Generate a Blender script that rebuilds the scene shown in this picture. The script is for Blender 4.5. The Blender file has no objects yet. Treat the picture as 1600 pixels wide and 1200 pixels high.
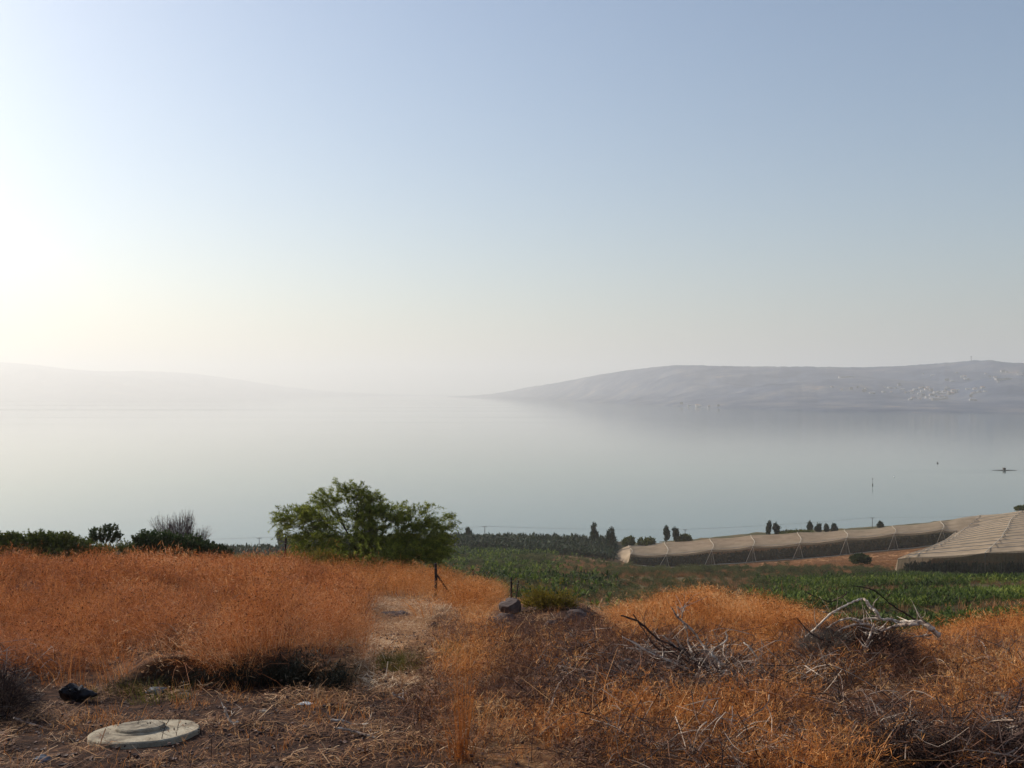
import bpy, math, random
import numpy as np
rng = np.random.default_rng(7); random.seed(7)
S = bpy.context.scene; COL = S.collection
R = math.radians
F = 1550.0; HZ = 614.0; EYE = 72.0            # focal length in px of the 1600 px photo, horizon row, eye above the lake

# ------------------------------------------------------------------ camera, sky, sun, exposure
SUN_AZ = R(-58.5); SUN_EL = R(28.8)               # azimuth from +Y, negative = left of the view
cam = bpy.data.cameras.new('camera'); cam.sensor_width = 36; cam.lens = F/1600*36
cam.shift_y = (HZ-600)/1600; cam.clip_start = .1; cam.clip_end = 120000
co = bpy.data.objects.new('camera', cam); co.location = (0, 0, EYE); co.rotation_euler = (R(90), 0, 0)
COL.objects.link(co); S.camera = co
W = bpy.data.worlds.new('World'); S.world = W; W.use_nodes = True
wn = W.node_tree.nodes; wl = W.node_tree.links
sky = wn.new('ShaderNodeTexSky'); sky.sky_type = 'NISHITA'; sky.sun_disc = False
sky.sun_elevation = SUN_EL; sky.sun_rotation = SUN_AZ
sky.altitude = 0; sky.air_density = 1.2; sky.dust_density = 1.68; sky.ozone_density = 3.25
wl.new(sky.outputs[0], wn['Background'].inputs[0]); wn['Background'].inputs[1].default_value = .10
sd = bpy.data.lights.new('sun', 'SUN'); sd.energy = 3.8; sd.angle = R(.55); sd.color = (1, .93, .82)
so = bpy.data.objects.new('sun', sd); COL.objects.link(so)
dvec = (math.sin(SUN_AZ)*math.cos(SUN_EL), math.cos(SUN_AZ)*math.cos(SUN_EL), math.sin(SUN_EL))
from mathutils import Vector
so.rotation_euler = Vector(dvec).to_track_quat('Z', 'Y').to_euler(); so.location = (-60, 40, 130)
S.view_settings.view_transform = 'Standard'; S.view_settings.look = 'None'
S.view_settings.exposure = 0.36; S.view_settings.gamma = 1; S.view_settings.use_curve_mapping = False
S.cycles.use_denoising = True
S.cycles.max_bounces = 6; S.cycles.diffuse_bounces = 2; S.cycles.glossy_bounces = 2
S.cycles.transmission_bounces = 4; S.cycles.transparent_max_bounces = 24; S.cycles.volume_bounces = 1
S.cycles.caustics_reflective = False; S.cycles.caustics_refractive = False
HAZE_D = 1.18e-4; HAZE_C = (.945, .895, .845, 1); HAZE_G = .34; HAZE_TOP = 880.0

# ------------------------------------------------------------------ helpers
def hash2(i, j, s):
    n = (i.astype(np.int64)*374761393 + j.astype(np.int64)*668265263 + s*1442695041) & 0x7fffffff
    n = ((n ^ (n >> 13))*1274126177) & 0x7fffffff
    return ((n ^ (n >> 16)) & 0xffff)/65535.0
def vnoise(x, y, s=0):
    x = np.asarray(x, float); y = np.asarray(y, float)
    i = np.floor(x); j = np.floor(y); u = x-i; v = y-j; u = u*u*(3-2*u); v = v*v*(3-2*v)
    a = hash2(i, j, s); b = hash2(i+1, j, s); c = hash2(i, j+1, s); d = hash2(i+1, j+1, s)
    return (a*(1-u)+b*u)*(1-v) + (c*(1-u)+d*u)*v
def fbm(x, y, s=0, o=4):
    r = 0; a = .5; t = 0
    for k in range(o):
        r = r + a*vnoise(np.asarray(x)*2**k, np.asarray(y)*2**k, s+k*17); t += a; a *= .5
    return r/t
def sstep(a, b, x):
    t = np.clip((np.asarray(x, float)-a)/(b-a), 0, 1); return t*t*(3-2*t)
def tag(o, label=None, cat=None, group=None, kind=None):
    if label: o['label'] = label
    if cat: o['category'] = cat
    if group: o['group'] = group
    if kind: o['kind'] = kind
    return o
def link(name, me, parent=None, loc=None):
    o = bpy.data.objects.new(name, me); COL.objects.link(o)
    if parent is not None: o.parent = parent
    if loc is not None: o.location = loc
    return o
def empty(name, loc, label, cat, group=None):
    o = bpy.data.objects.new(name, None); COL.objects.link(o); o.location = loc
    o.empty_display_size = .3
    return tag(o, label, cat, group)
class MB:
    def __init__(s): s.V = []; s.F = []; s.B = []; s.n = 0; s.M = []
    def add(s, v, f, bv=None, mi=0):
        v = np.asarray(v, float).reshape(-1, 3); s.V.append(v)
        s.F += [tuple(int(k)+s.n for k in q) for q in f]; s.M += [mi]*len(f)
        s.B.append(np.full(len(v), random.random() if bv is None else 0)+(0 if bv is None else bv)); s.n += len(v)
        return s
    def addq(s, v, q, bv, mi=0):               # numpy fast path: q int array (m,k)
        s.V.append(v.reshape(-1, 3)); s.F += list(map(tuple, (q+s.n).tolist())); s.M += [mi]*len(q)
        s.B.append(np.broadcast_to(bv, (len(v.reshape(-1, 3)),)).astype(float)); s.n += len(v.reshape(-1, 3))
    def box(s, c, d, rz=0, mi=0):
        c = np.array(c, float); d = np.array(d, float)/2
        v = np.array([(x, y, z) for z in (-1, 1) for y in (-1, 1) for x in (-1, 1)], float)*d
        ca, sa = math.cos(rz), math.sin(rz)
        v = np.stack([v[:, 0]*ca-v[:, 1]*sa, v[:, 0]*sa+v[:, 1]*ca, v[:, 2]], 1)+c
        return s.add(v, [(0, 2, 3, 1), (4, 5, 7, 6), (0, 1, 5, 4), (2, 6, 7, 3), (0, 4, 6, 2), (1, 3, 7, 5)], mi=mi)
    def tube(s, pts, rad, n=6, bv=None, mi=0, wob=0.0):
        p = np.asarray(pts, float); m = len(p); rad = np.broadcast_to(np.asarray(rad, float), (m,))
        t = np.gradient(p, axis=0); t /= np.linalg.norm(t, axis=1)[:, None]+1e-9
        up = np.array([0, 0, 1.]) if abs(t[0, 2]) < .9 else np.array([1., 0, 0])
        a = np.cross(t, up); a /= np.linalg.norm(a, axis=1)[:, None]+1e-9; b = np.cross(a, t)
        th = np.arange(n)*2*math.pi/n
        rr = rad[:, None]*(1+wob*rng.uniform(-1, 1, (m, n)))
        v = p[:, None]+rr[..., None]*(a[:, None]*np.cos(th)[None, :, None]+b[:, None]*np.sin(th)[None, :, None])
        f = [(i*n+k, i*n+(k+1) % n, (i+1)*n+(k+1) % n, (i+1)*n+k) for i in range(m-1) for k in range(n)]
        f += [tuple(range(n-1, -1, -1)), tuple((m-1)*n+k for k in range(n))]
        return s.add(v.reshape(-1, 3), f, bv, mi)
    def mesh(s, name, mats, smooth=False, org=(0, 0, 0)):
        me = bpy.data.meshes.new(name); V = np.concatenate(s.V)-np.array(org)
        me.from_pydata(V.tolist(), [], s.F)
        at = me.attributes.new('bv', 'FLOAT', 'POINT'); at.data.foreach_set('value', np.concatenate(s.B).astype(np.float32))
        for m in (mats if isinstance(mats, (list, tuple)) else [mats]): me.materials.append(m)
        if any(s.M): me.polygons.foreach_set('material_index', s.M)
        if smooth: me.polygons.foreach_set('use_smooth', [True]*len(me.polygons))
        me.update(); return me
    def build(s, name, mats, parent=None, smooth=False, org=(0, 0, 0), at=None):
        return link(name, s.mesh(name, mats, smooth, org), parent, at)
def curve(pts, n):                              # Catmull-Rom through points
    p = np.asarray(pts, float); p = np.vstack([2*p[0]-p[1], p, 2*p[-1]-p[-2]]); m = len(p)-3
    out = []
    for t in np.linspace(0, m-1e-6, n):
        i = int(t); u = t-i; a, b, c, d = p[i:i+4]
        out.append(.5*((2*b)+(-a+c)*u+(2*a-5*b+4*c-d)*u*u+(-a+3*b-3*c+d)*u**3))
    return np.array(out)

# ------------------------------------------------------------------ terrain height
PXC = np.array([-400, 0, 200, 400, 600, 700, 800, 900, 1000, 1100, 1200, 1300, 1400, 1500, 1600, 2000], float)
def row(*a): return list(a)
T = [
 (8.7,  [1200]*16),
 (10,   [1149]*16),
 (12,   [1087]*16),
 (14,   [1050]*16),
 (18,   row(1005,1005,1005,1005,1005,1005,1005,1003,1006,1008,1010,1016,1022,1022,1015,1015)),
 (22,   row(976,976,976,976,978,978,977,968,980,980,985,1004,1014,1016,1002,1000)),
 (28,   row(944,944,944,944,950,952,950,952,962,954,964,1000,1030,1036,1012,1005)),
 (36,   row(912,912,912,915,924,930,938,962,966,943,956,1004,1050,1056,1030,1015)),
 (45,   row(892,892,892,897,895,905,936,968,974,954,976,1012,1042,1046,1030,1010)),
 (55,   row(885,885,885,892,893,916,952,975,976,966,986,1008,1018,1018,1008,1000)),
 (70,   row(900,900,900,905,910,930,955,968,972,974,985,990,990,988,980,970)),
 (100,  row(922,922,922,922,922,926,932,938,942,942,944,946,946,944,940,930)),
 (150,  row(910,910,910,910,910,910,911,914,916,916,916,914,912,910,908,905)),
 (200,  row(900,900,900,898,898,896,895,898,901,902,903,903,905,910,912,910)),
 (250,  row(890,890,890,889,886,884,884,887,892,893,893,892,897,902,903,898)),
 (300,  row(882,882,882,880,876,874,875,881,889,889,886,881,878,880,878,874)),
 (350,  row(878,878,878,877,868,866,868,877,891,890,884,878,870,861,854,848)),
 (400,  row(876,876,876,875,862,861,862,869,891,885,879,871,860,850,837,830)),
 (450,  row(863,863,863,862,854,853,853,855,860,858,851,846,838,825,814,810)),
 (500,  row(846,846,846,846,839,839,839,839,839,838,836,833,829,818,806,804)),
 (560,  row(822,822,822,822,819,819,819,819,819,819,818,818,817,813,806,804)),
 (640,  [799]*14+[795, 794]),
 (900,  [754]*16)]
TY = np.array([t[0] for t in T]); TP = np.array([t[1] for t in T], float)
TZ = EYE-(TP-HZ)/F*TY[:, None]
LY = np.linspace(math.log(8.7), math.log(900), 420); PX = np.linspace(-400, 2000, 121)
g1 = np.array([np.interp(PX, PXC, r) for r in TZ])
g2 = np.array([np.interp(LY, np.log(TY), g1[:, k]) for k in range(len(PX))]).T
def smooth_ax(a, sig, ax):
    k = np.arange(-3*sig, 3*sig+1); w = np.exp(-.5*(k/sig)**2); w /= w.sum()
    a = np.moveaxis(a, ax, 0); p = np.pad(a, [(3*sig, 3*sig)]+[(0, 0)]*(a.ndim-1), mode='reflect', reflect_type='odd')
    r = sum(w[i]*p[i:i+a.shape[0]] for i in range(len(k))); return np.moveaxis(r, 0, ax)
g2 = smooth_ax(smooth_ax(g2, 2, 0), 2, 1)
def G(x, y):
    x = np.asarray(x, float); y = np.asarray(y, float)
    yc = np.clip(y, 8.7, 899)
    px = np.clip(x/yc*F+800, -399, 1999); ly = np.log(yc)
    a = (ly-LY[0])/(LY[1]-LY[0]); b = (px-PX[0])/(PX[1]-PX[0])
    i = np.clip(a.astype(int), 0, len(LY)-2); j = np.clip(b.astype(int), 0, len(PX)-2); u = a-i; v = b-j
    z = (g2[i, j]*(1-v)+g2[i, j+1]*v)*(1-u)+(g2[i+1, j]*(1-v)+g2[i+1, j+1]*v)*u
    z = z+np.where(y < 8.7, sstep(8.0, 2.0, 0*y+y)*1.55, 0)      # bank the photographer stands on
    pq = x/yc*F+800; wv = .22*np.sin(x*2.3)+.12*np.sin(x*5.1+1)
    z = z+.36*sstep(12.70, 13.02, y+wv)*sstep(21, 14.5, y)*sstep(150, 250, pq)*sstep(575, 535, pq)
    z = z+.30*sstep(750, 800, pq)*sstep(950, 905, pq)*sstep(19.5, 22.5, y)*sstep(27, 24.8, y)
    amp = np.clip(yc/60, .25, 1.6)
    z = z+(fbm(x/3.1, y/3.1, 5)-.5)*.28*np.clip(amp, .3, 1)+(fbm(x/.45, y/.45, 9, 3)-.5)*.07+(fbm(x/17, y/17, 3)-.5)*.5*np.clip((yc-40)/60, 0, 2.5)
    return z
def toscr(x, y, z): return 800+x/y*F, HZ+(EYE-z)/y*F
def P(px, py, Y): return np.array([(px-800)/F*Y, Y, EYE-(py-HZ)/F*Y])
def hit(px, py, y0=8.8):
    Ys = np.geomspace(y0, 800, 6000); gx = (px-800)/F*Ys; gp = HZ+(EYE-G(gx, Ys))/Ys*F
    k = np.argmax(gp < py); Y = Ys[k]; return np.array([gx[k], Y, float(G(gx[k], Y))])

# ------------------------------------------------------------------ materials
def newmat(name):
    m = bpy.data.materials.new(name); m.use_nodes = True; m.node_tree.nodes.clear(); return m, m.node_tree.nodes, m.node_tree.links
def ramp(n, cols, pos=None):
    r = n.new('ShaderNodeValToRGB'); e = r.color_ramp.elements
    pos = pos or [i/(len(cols)-1) for i in range(len(cols))]
    while len(e) < len(cols): e.new(.5)
    for k, (c, p) in enumerate(zip(cols, pos)): e[k].position = p; e[k].color = (*c, 1)
    return r
def mathn(n, l, op, a, b):
    m = n.new('ShaderNodeMath'); m.operation = op
    for k, q in enumerate((a, b)):
        if isinstance(q, (int, float)): m.inputs[k].default_value = q
        else: l.new(q, m.inputs[k])
    return m.outputs[0]
def noise(n, l, scale, detail=4, coord=None, rough=.55):
    t = n.new('ShaderNodeTexNoise'); t.inputs['Scale'].default_value = scale; t.inputs['Detail'].default_value = detail
    t.inputs['Roughness'].default_value = rough
    if coord is not None: l.new(coord, t.inputs['Vector'])
    return t.outputs['Fac']
def plant_mat(name, cols, trans=.35, nscale=.35, wb=.45, wt=.3, wn=.45, pos=None, inst=True, rough=.7):
    """blade / leaf: colour varies per blade (bv), per plant (tint) and over the field (noise)"""
    m, n, l = newmat(name)
    bv = n.new('ShaderNodeAttribute'); bv.attribute_name = 'bv'
    g = n.new('ShaderNodeNewGeometry'); nz = noise(n, l, nscale, 3, g.outputs['Position'])
    v = mathn(n, l, 'MULTIPLY', bv.outputs['Fac'], wb)
    if inst:
        ti = n.new('ShaderNodeAttribute'); ti.attribute_type = 'INSTANCER'; ti.attribute_name = 'tint'
        v = mathn(n, l, 'ADD', v, mathn(n, l, 'MULTIPLY', ti.outputs['Fac'], wt))
    v = mathn(n, l, 'ADD', v, mathn(n, l, 'MULTIPLY', mathn(n, l, 'SUBTRACT', nz, .5), wn*2))
    if not inst: v = mathn(n, l, 'ADD', v, .25)
    r = ramp(n, cols, pos); l.new(v, r.inputs[0])
    d = n.new('ShaderNodeBsdfPrincipled'); l.new(r.outputs[0], d.inputs['Base Color']); d.inputs['Roughness'].default_value = rough
    d.inputs['Specular IOR Level'].default_value = .25
    t = n.new('ShaderNodeBsdfTranslucent'); l.new(r.outputs[0], t.inputs[0])
    x = n.new('ShaderNodeMixShader'); x.inputs[0].default_value = trans
    l.new(d.outputs[0], x.inputs[1]); l.new(t.outputs[0], x.inputs[2])
    o = n.new('ShaderNodeOutputMaterial'); l.new(x.outputs[0], o.inputs[0]); return m
def solid_mat(name, cols, scale=3, rough=.85, bump=.3, bscale=None, detail=6, stretch=None, pos=None, spec=.3, bvw=0):
    m, n, l = newmat(name); tc = n.new('ShaderNodeTexCoord'); co_ = tc.outputs['Object']
    if stretch:
        mp = n.new('ShaderNodeMapping'); mp.inputs['Scale'].default_value = stretch; l.new(co_, mp.inputs[0]); co_ = mp.outputs[0]
    f = noise(n, l, scale, detail, co_, .62)
    if bvw:
        bv = n.new('ShaderNodeAttribute'); bv.attribute_name = 'bv'
        f = mathn(n, l, 'ADD', f, mathn(n, l, 'MULTIPLY', mathn(n, l, 'SUBTRACT', bv.outputs['Fac'], .5), bvw))
    r = ramp(n, cols, pos or [.3+.4*i/(len(cols)-1) for i in range(len(cols))]); l.new(f, r.inputs[0])
    b = n.new('ShaderNodeBsdfPrincipled'); l.new(r.outputs[0], b.inputs['Base Color']); b.inputs['Roughness'].default_value = rough
    b.inputs['Specular IOR Level'].default_value = spec
    if bump:
        f2 = noise(n, l, bscale or scale*4, 6, co_, .65); bp = n.new('ShaderNodeBump'); bp.inputs['Strength'].default_value = bump
        bp.inputs['Distance'].default_value = .02; l.new(f2, bp.inputs['Height']); l.new(bp.outputs[0], b.inputs['Normal'])
    o = n.new('ShaderNodeOutputMaterial'); l.new(b.outputs[0], o.inputs[0]); return m
M = {}
M['grass'] = plant_mat('dry_grass', [(.07,.022,.008),(.27,.080,.018),(.56,.195,.040),(.72,.30,.075),(.84,.54,.26)], trans=.28, nscale=.9, wb=.75, wt=.3, wn=.35, pos=[0,.22,.48,.74,1])
M['grassred'] = plant_mat('russet_grass', [(.065,.020,.009),(.25,.070,.020),(.52,.170,.046),(.68,.28,.085),(.82,.52,.28)], trans=.28, nscale=.9, wb=.75, wt=.25, wn=.35, pos=[0,.25,.52,.8,1])
M['straw'] = plant_mat('straw', [(.06,.024,.014),(.22,.09,.035),(.48,.25,.10),(.85,.64,.42)], trans=.15, nscale=1.2, wb=.7, wt=.2, wn=.4)
M['scrub'] = plant_mat('scrub', [(.025,.028,.014),(.075,.080,.028),(.15,.15,.05),(.28,.21,.09)], trans=.25, nscale=.05, wn=.5)
M['crop'] = plant_mat('crop_leaf', [(.008,.017,.004),(.036,.062,.010),(.12,.165,.024),(.32,.34,.06)], trans=.38, wb=.6, nscale=.06, wn=.45)
M['banana'] = plant_mat('plantation_leaf', [(.014,.024,.014),(.03,.048,.022),(.055,.08,.032),(.10,.12,.05)], trans=.25, nscale=.02, wn=.3)
M['willow'] = plant_mat('shrub_leaf', [(.014,.022,.005),(.065,.085,.010),(.20,.23,.028),(.44,.46,.09)], trans=.38, nscale=.8, wb=.6, wn=.3, inst=False)
M['dark_leaf'] = plant_mat('dark_leaf', [(.012,.025,.010),(.028,.05,.014),(.05,.075,.02),(.10,.11,.03)], trans=.25, nscale=.9, wb=.5, wn=.35, inst=False)
M['hedge'] = plant_mat('hedge_leaf', [(.025,.04,.010),(.06,.085,.014),(.11,.12,.02),(.19,.14,.03)], trans=.3, nscale=.6, wb=.5, wn=.45, inst=False)
M['moss'] = plant_mat('low_shrub_leaf', [(.05,.05,.008),(.14,.11,.012),(.28,.20,.02),(.40,.26,.04)], trans=.3, nscale=1.5, wb=.5, wn=.35, inst=False)
M['moss_i'] = plant_mat('olive_grass', [(.05,.05,.010),(.12,.11,.02),(.20,.17,.035),(.34,.26,.08)], trans=.3, nscale=1.5)
M['grass_n'] = plant_mat('tussock_grass', [(.20,.06,.014),(.42,.14,.03),(.58,.24,.07)], trans=.4, nscale=.8, inst=False)
M['valleygrass'] = plant_mat('valley_grass', [(.11,.055,.028),(.26,.13,.055),(.42,.21,.085),(.52,.31,.14)], trans=.2, nscale=.05, wn=.4)
M['under'] = plant_mat('shade_toned_undergrowth', [(.006,.007,.004),(.014,.014,.007),(.03,.027,.012),(.10,.06,.022)], trans=.1, nscale=1)  # near-black tone carries the shade beneath the mound's front edge
M['brownbrush'] = plant_mat('brown_brush', [(.035,.014,.009),(.14,.055,.028),(.30,.135,.065),(.56,.36,.22)], trans=.05, nscale=1, wn=.35)
M['brush'] = plant_mat('brushwood', [(.018,.010,.009),(.06,.032,.026),(.15,.09,.065),(.55,.43,.33)], trans=0, nscale=2, wb=.8, wn=.3, pos=[0,.45,.75,1])
M['clod'] = plant_mat('clod_earth', [(.02,.011,.010),(.07,.036,.028),(.16,.09,.065),(.42,.32,.25)], trans=0, nscale=2, wn=.3)
M['cypress'] = plant_mat('cypress_leaf', [(.012,.026,.016),(.025,.045,.022),(.045,.07,.03)], trans=.15, nscale=.5, inst=False)
M['twig'] = plant_mat('bare_twig', [(.06,.035,.035),(.13,.08,.075),(.22,.15,.14)], trans=0, nscale=.6, inst=False)
M['greytwig'] = solid_mat('grey_twig', [(.13,.11,.09),(.28,.24,.19)], 6, bump=0, bvw=.5)
M['deadwood'] = solid_mat('bleached_wood', [(.10,.05,.035),(.44,.32,.24),(.78,.66,.53)], 16, .8, .9, stretch=(1, 1, 1), bvw=.25, pos=[.32,.48,.66])
M['darkwood'] = solid_mat('dark_dead_wood', [(.018,.010,.009),(.06,.032,.025),(.16,.09,.06)], 9, .9, .4, bvw=.35, pos=[.3,.5,.7])
M['bark'] = solid_mat('bark', [(.03,.02,.012),(.10,.07,.045)], 5, .9, .6)
M['post'] = solid_mat('rusty_post', [(.012,.008,.008),(.035,.02,.016)], 12, .8, .3)
M['concrete'] = solid_mat('weathered_concrete', [(.09,.065,.045),(.31,.25,.17),(.46,.39,.28)], 4, .9, .7, 50, pos=[.33,.47,.66])
M['concrete2'] = solid_mat('lid_concrete', [(.08,.06,.04),(.27,.22,.155),(.39,.33,.24)], 6, .9, .7, 60, pos=[.33,.47,.66])
M['rock'] = solid_mat('basalt', [(.035,.024,.022),(.10,.07,.06),(.20,.14,.11)], 2.5, .9, .9, 9)
M['palerock'] = solid_mat('pale_stone', [(.25,.2,.15),(.5,.42,.33)], 5, .9, .6, 20)
M['bluestone'] = solid_mat('grey_stone', [(.09,.10,.12),(.22,.23,.26)], 6, .8, .6, 25)
M['bag'] = solid_mat('black_plastic', [(.008,.007,.008),(.02,.016,.018)], 5, .45, .8, 14)
M['white'] = solid_mat('white_litter', [(.65,.66,.64),(.82,.83,.8)], 8, .6, .3, 30)
M['building'] = solid_mat('pale_render', [(.15,.14,.135),(.38,.36,.345)], .02, .9, 0, bvw=1.2)
M['roofred'] = solid_mat('roof_tile', [(.22,.09,.06),(.32,.14,.09)], .05, .9, 0, bvw=1)
M['glass'] = solid_mat('window_glass', [(.03,.04,.05),(.06,.07,.08)], .1, .2, 0)
M['metal'] = solid_mat('galvanised', [(.22,.21,.19),(.34,.32,.29)], 6, .6, 0)
M['pole'] = solid_mat('weathered_pole', [(.05,.04,.035),(.10,.085,.07)], 3, .9, 0)
def net_mat(name, c0, c1, base, graze):
    m, n, l = newmat(name); g = n.new('ShaderNodeNewGeometry')
    nz = noise(n, l, .22, 5, g.outputs['Position']); r = ramp(n, [c0, c1], [.35, .65]); l.new(nz, r.inputs[0])
    d = n.new('ShaderNodeBsdfDiffuse'); l.new(r.outputs[0], d.inputs[0])
    tl = n.new('ShaderNodeBsdfTranslucent'); l.new(r.outputs[0], tl.inputs[0])
    a = n.new('ShaderNodeMixShader'); a.inputs[0].default_value = .35; l.new(d.outputs[0], a.inputs[1]); l.new(tl.outputs[0], a.inputs[2])
    tr = n.new('ShaderNodeBsdfTransparent'); lw = n.new('ShaderNodeLayerWeight'); lw.inputs[0].default_value = .5
    f = mathn(n, l, 'ADD', mathn(n, l, 'MULTIPLY', lw.outputs['Facing'], graze), base)
    cl = n.new('ShaderNodeClamp'); l.new(f, cl.inputs[0])
    x = n.new('ShaderNodeMixShader'); l.new(cl.outputs[0], x.inputs[0]); l.new(tr.outputs[0], x.inputs[1]); l.new(a.outputs[0], x.inputs[2])
    o = n.new('ShaderNodeOutputMaterial'); l.new(x.outputs[0], o.inputs[0]); return m
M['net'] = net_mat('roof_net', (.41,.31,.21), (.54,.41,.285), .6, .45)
M['wallnet'] = net_mat('wall_net', (.055,.05,.038), (.11,.097,.07), .68, .3)  # shade on the hanging walls and dark plants behind put into the colour
M['finnet'] = net_mat('fin_net', (.22,.19,.14), (.32,.27,.20), .25, .2)
M['seam'] = solid_mat('net_seam', [(.44,.38,.28),(.54,.47,.36)], 2, .9, 0)

# ------------------------------------------------------------------ GN scatter (stuff only)
def scatter(name, protos, pts, rot, scl, vid, tint, mat, label):
    V = []; Fc = []; pid = []; bv = []; n = 0
    for k, mb in enumerate(protos):
        v = np.concatenate(mb.V); V.append(v); Fc += [tuple(q+n for q in f) for f in mb.F]
        pid += [k]*len(v); bv.append(np.concatenate(mb.B)); n += len(v)
    V.append(pts); pid += [-1]*len(pts); bv.append(np.zeros(len(pts)))
    me = bpy.data.meshes.new(name); me.from_pydata(np.concatenate(V).tolist(), [], Fc)
    def att(nm, ty, field, arr):
        a = me.attributes.new(nm, ty, 'POINT'); a.data.foreach_set(field, np.ascontiguousarray(arr).ravel())
    att('pid', 'INT', 'value', np.array(pid, np.int32)); att('bv', 'FLOAT', 'value', np.concatenate(bv).astype(np.float32))
    att('vid', 'INT', 'value', np.concatenate([np.full(n, -5), vid]).astype(np.int32))
    att('rot', 'FLOAT_VECTOR', 'vector', np.vstack([np.zeros((n, 3)), rot]).astype(np.float32))
    att('scl', 'FLOAT_VECTOR', 'vector', np.vstack([np.ones((n, 3)), scl]).astype(np.float32))
    att('tint', 'FLOAT', 'value', np.concatenate([np.zeros(n), tint]).astype(np.float32))
    me.materials.append(mat)
    ng = bpy.data.node_groups.new(name+'_scatter', 'GeometryNodeTree')
    ng.interface.new_socket('Geometry', in_out='INPUT', socket_type='NodeSocketGeometry')
    ng.interface.new_socket('Geometry', in_out='OUTPUT', socket_type='NodeSocketGeometry')
    N = ng.nodes; L = ng.links; gi = N.new('NodeGroupInput'); go = N.new('NodeGroupOutput')
    def attr(nm, ty):
        a = N.new('GeometryNodeInputNamedAttribute'); a.data_type = ty; a.inputs[0].default_value = nm; return a.outputs[0]
    def eq(nm, k):
        c = N.new('FunctionNodeCompare'); c.data_type = 'INT'; c.operation = 'EQUAL'
        L.new(attr(nm, 'INT'), c.inputs[2]); c.inputs[3].default_value = k; return c.outputs[0]
    jn = N.new('GeometryNodeJoinGeometry')
    for k in range(len(protos)):
        s1 = N.new('GeometryNodeSeparateGeometry'); s1.domain = 'POINT'; L.new(gi.outputs[0], s1.inputs[0]); L.new(eq('pid', k), s1.inputs[1])
        s2 = N.new('GeometryNodeSeparateGeometry'); s2.domain = 'POINT'; L.new(gi.outputs[0], s2.inputs[0]); L.new(eq('vid', k), s2.inputs[1])
        io = N.new('GeometryNodeInstanceOnPoints'); L.new(s2.outputs[0], io.inputs['Points']); L.new(s1.outputs[0], io.inputs['Instance'])
        e2r = N.new('FunctionNodeEulerToRotation'); L.new(attr('rot', 'FLOAT_VECTOR'), e2r.inputs[0]); L.new(e2r.outputs[0], io.inputs['Rotation'])
        L.new(attr('scl', 'FLOAT_VECTOR'), io.inputs['Scale']); L.new(io.outputs[0], jn.inputs[0])
    L.new(jn.outputs[0], go.inputs[0])
    o = link(name, me); md = o.modifiers.new('scatter', 'NODES'); md.node_group = ng
    tag(o, label, None, None, 'stuff'); return o

def blades(mb, n, rad, h0, h1, w, lean, seed, seg=3, head=0.0):
    r = np.random.default_rng(seed)
    for k in range(n):
        a = r.uniform(0, 2*math.pi); q = rad*math.sqrt(r.uniform()); b = np.array([math.cos(a)*q, math.sin(a)*q, -.03])
        h = r.uniform(h0, h1); la = a+r.normal(0, .9); ld = np.array([math.cos(la), math.sin(la), 0])
        le = abs(r.normal(0, lean))+.05; t = np.linspace(0, 1, seg+1)[:, None]
        p = b+np.array([0, 0, h])*(t-.18*le*t**2)+ld*h*le*t**1.8+np.array([math.cos(a*3), math.sin(a*3), 0])*.03*t*(1-t)
        fa = r.uniform(0, math.pi); sd_ = np.array([math.cos(fa), math.sin(fa), 0])*w*r.uniform(.6, 1.3)
        ww = (1-.75*t)
        v = np.stack([p-sd_*ww, p+sd_*ww], 1).reshape(-1, 3)
        f = [(2*i, 2*i+1, 2*i+3, 2*i+2) for i in range(seg)]
        mb.add(v, f, r.uniform())
        if head and r.uniform() < head:         # feathery seed head
            tip = p[-1]; m = 5; bvv = r.uniform(.5, 1)
            for j in range(m):
                d = np.array([r.normal(), r.normal(), r.uniform(.2, 1.3)]); d /= np.linalg.norm(d); e = tip-np.array([0, 0, 1])*.12*h*r.uniform()+0*d
                s2 = np.cross(d, [0, 0, 1.]); s2 /= np.linalg.norm(s2)+1e-6
                ll = r.uniform(.04, .10); v = np.array([e, e+d*ll*.5+s2*w*.9, e+d*ll, e+d*ll*.5-s2*w*.9]); mb.add(v, [(0, 1, 2, 3)], bvv)
    return mb
def litter(n, rad, seed):
    mb = MB(); r = np.random.default_rng(seed)
    for k in range(n):
        a = r.uniform(0, 6.28); q = rad*math.sqrt(r.uniform()); c = np.array([math.cos(a)*q, math.sin(a)*q, r.uniform(0, .05)])
        d = np.array([r.normal(), r.normal(), r.normal()*.22]); d /= np.linalg.norm(d); ln = r.uniform(.01, .055) if r.uniform() < .93 else r.uniform(.06, .14)
        s_ = np.cross(d, [0, 0, 1.]); s_ = s_/np.linalg.norm(s_)*r.uniform(.0015, .0045); up = np.array([0, 0, .004])
        v = [c-d*ln-s_, c-d*ln+s_, c+up+s_, c+up-s_, c+d*ln+s_*.4, c+d*ln-s_*.4]
        mb.add(v, [(0, 1, 2, 3), (3, 2, 4, 5)], r.uniform())
    return mb
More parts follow.
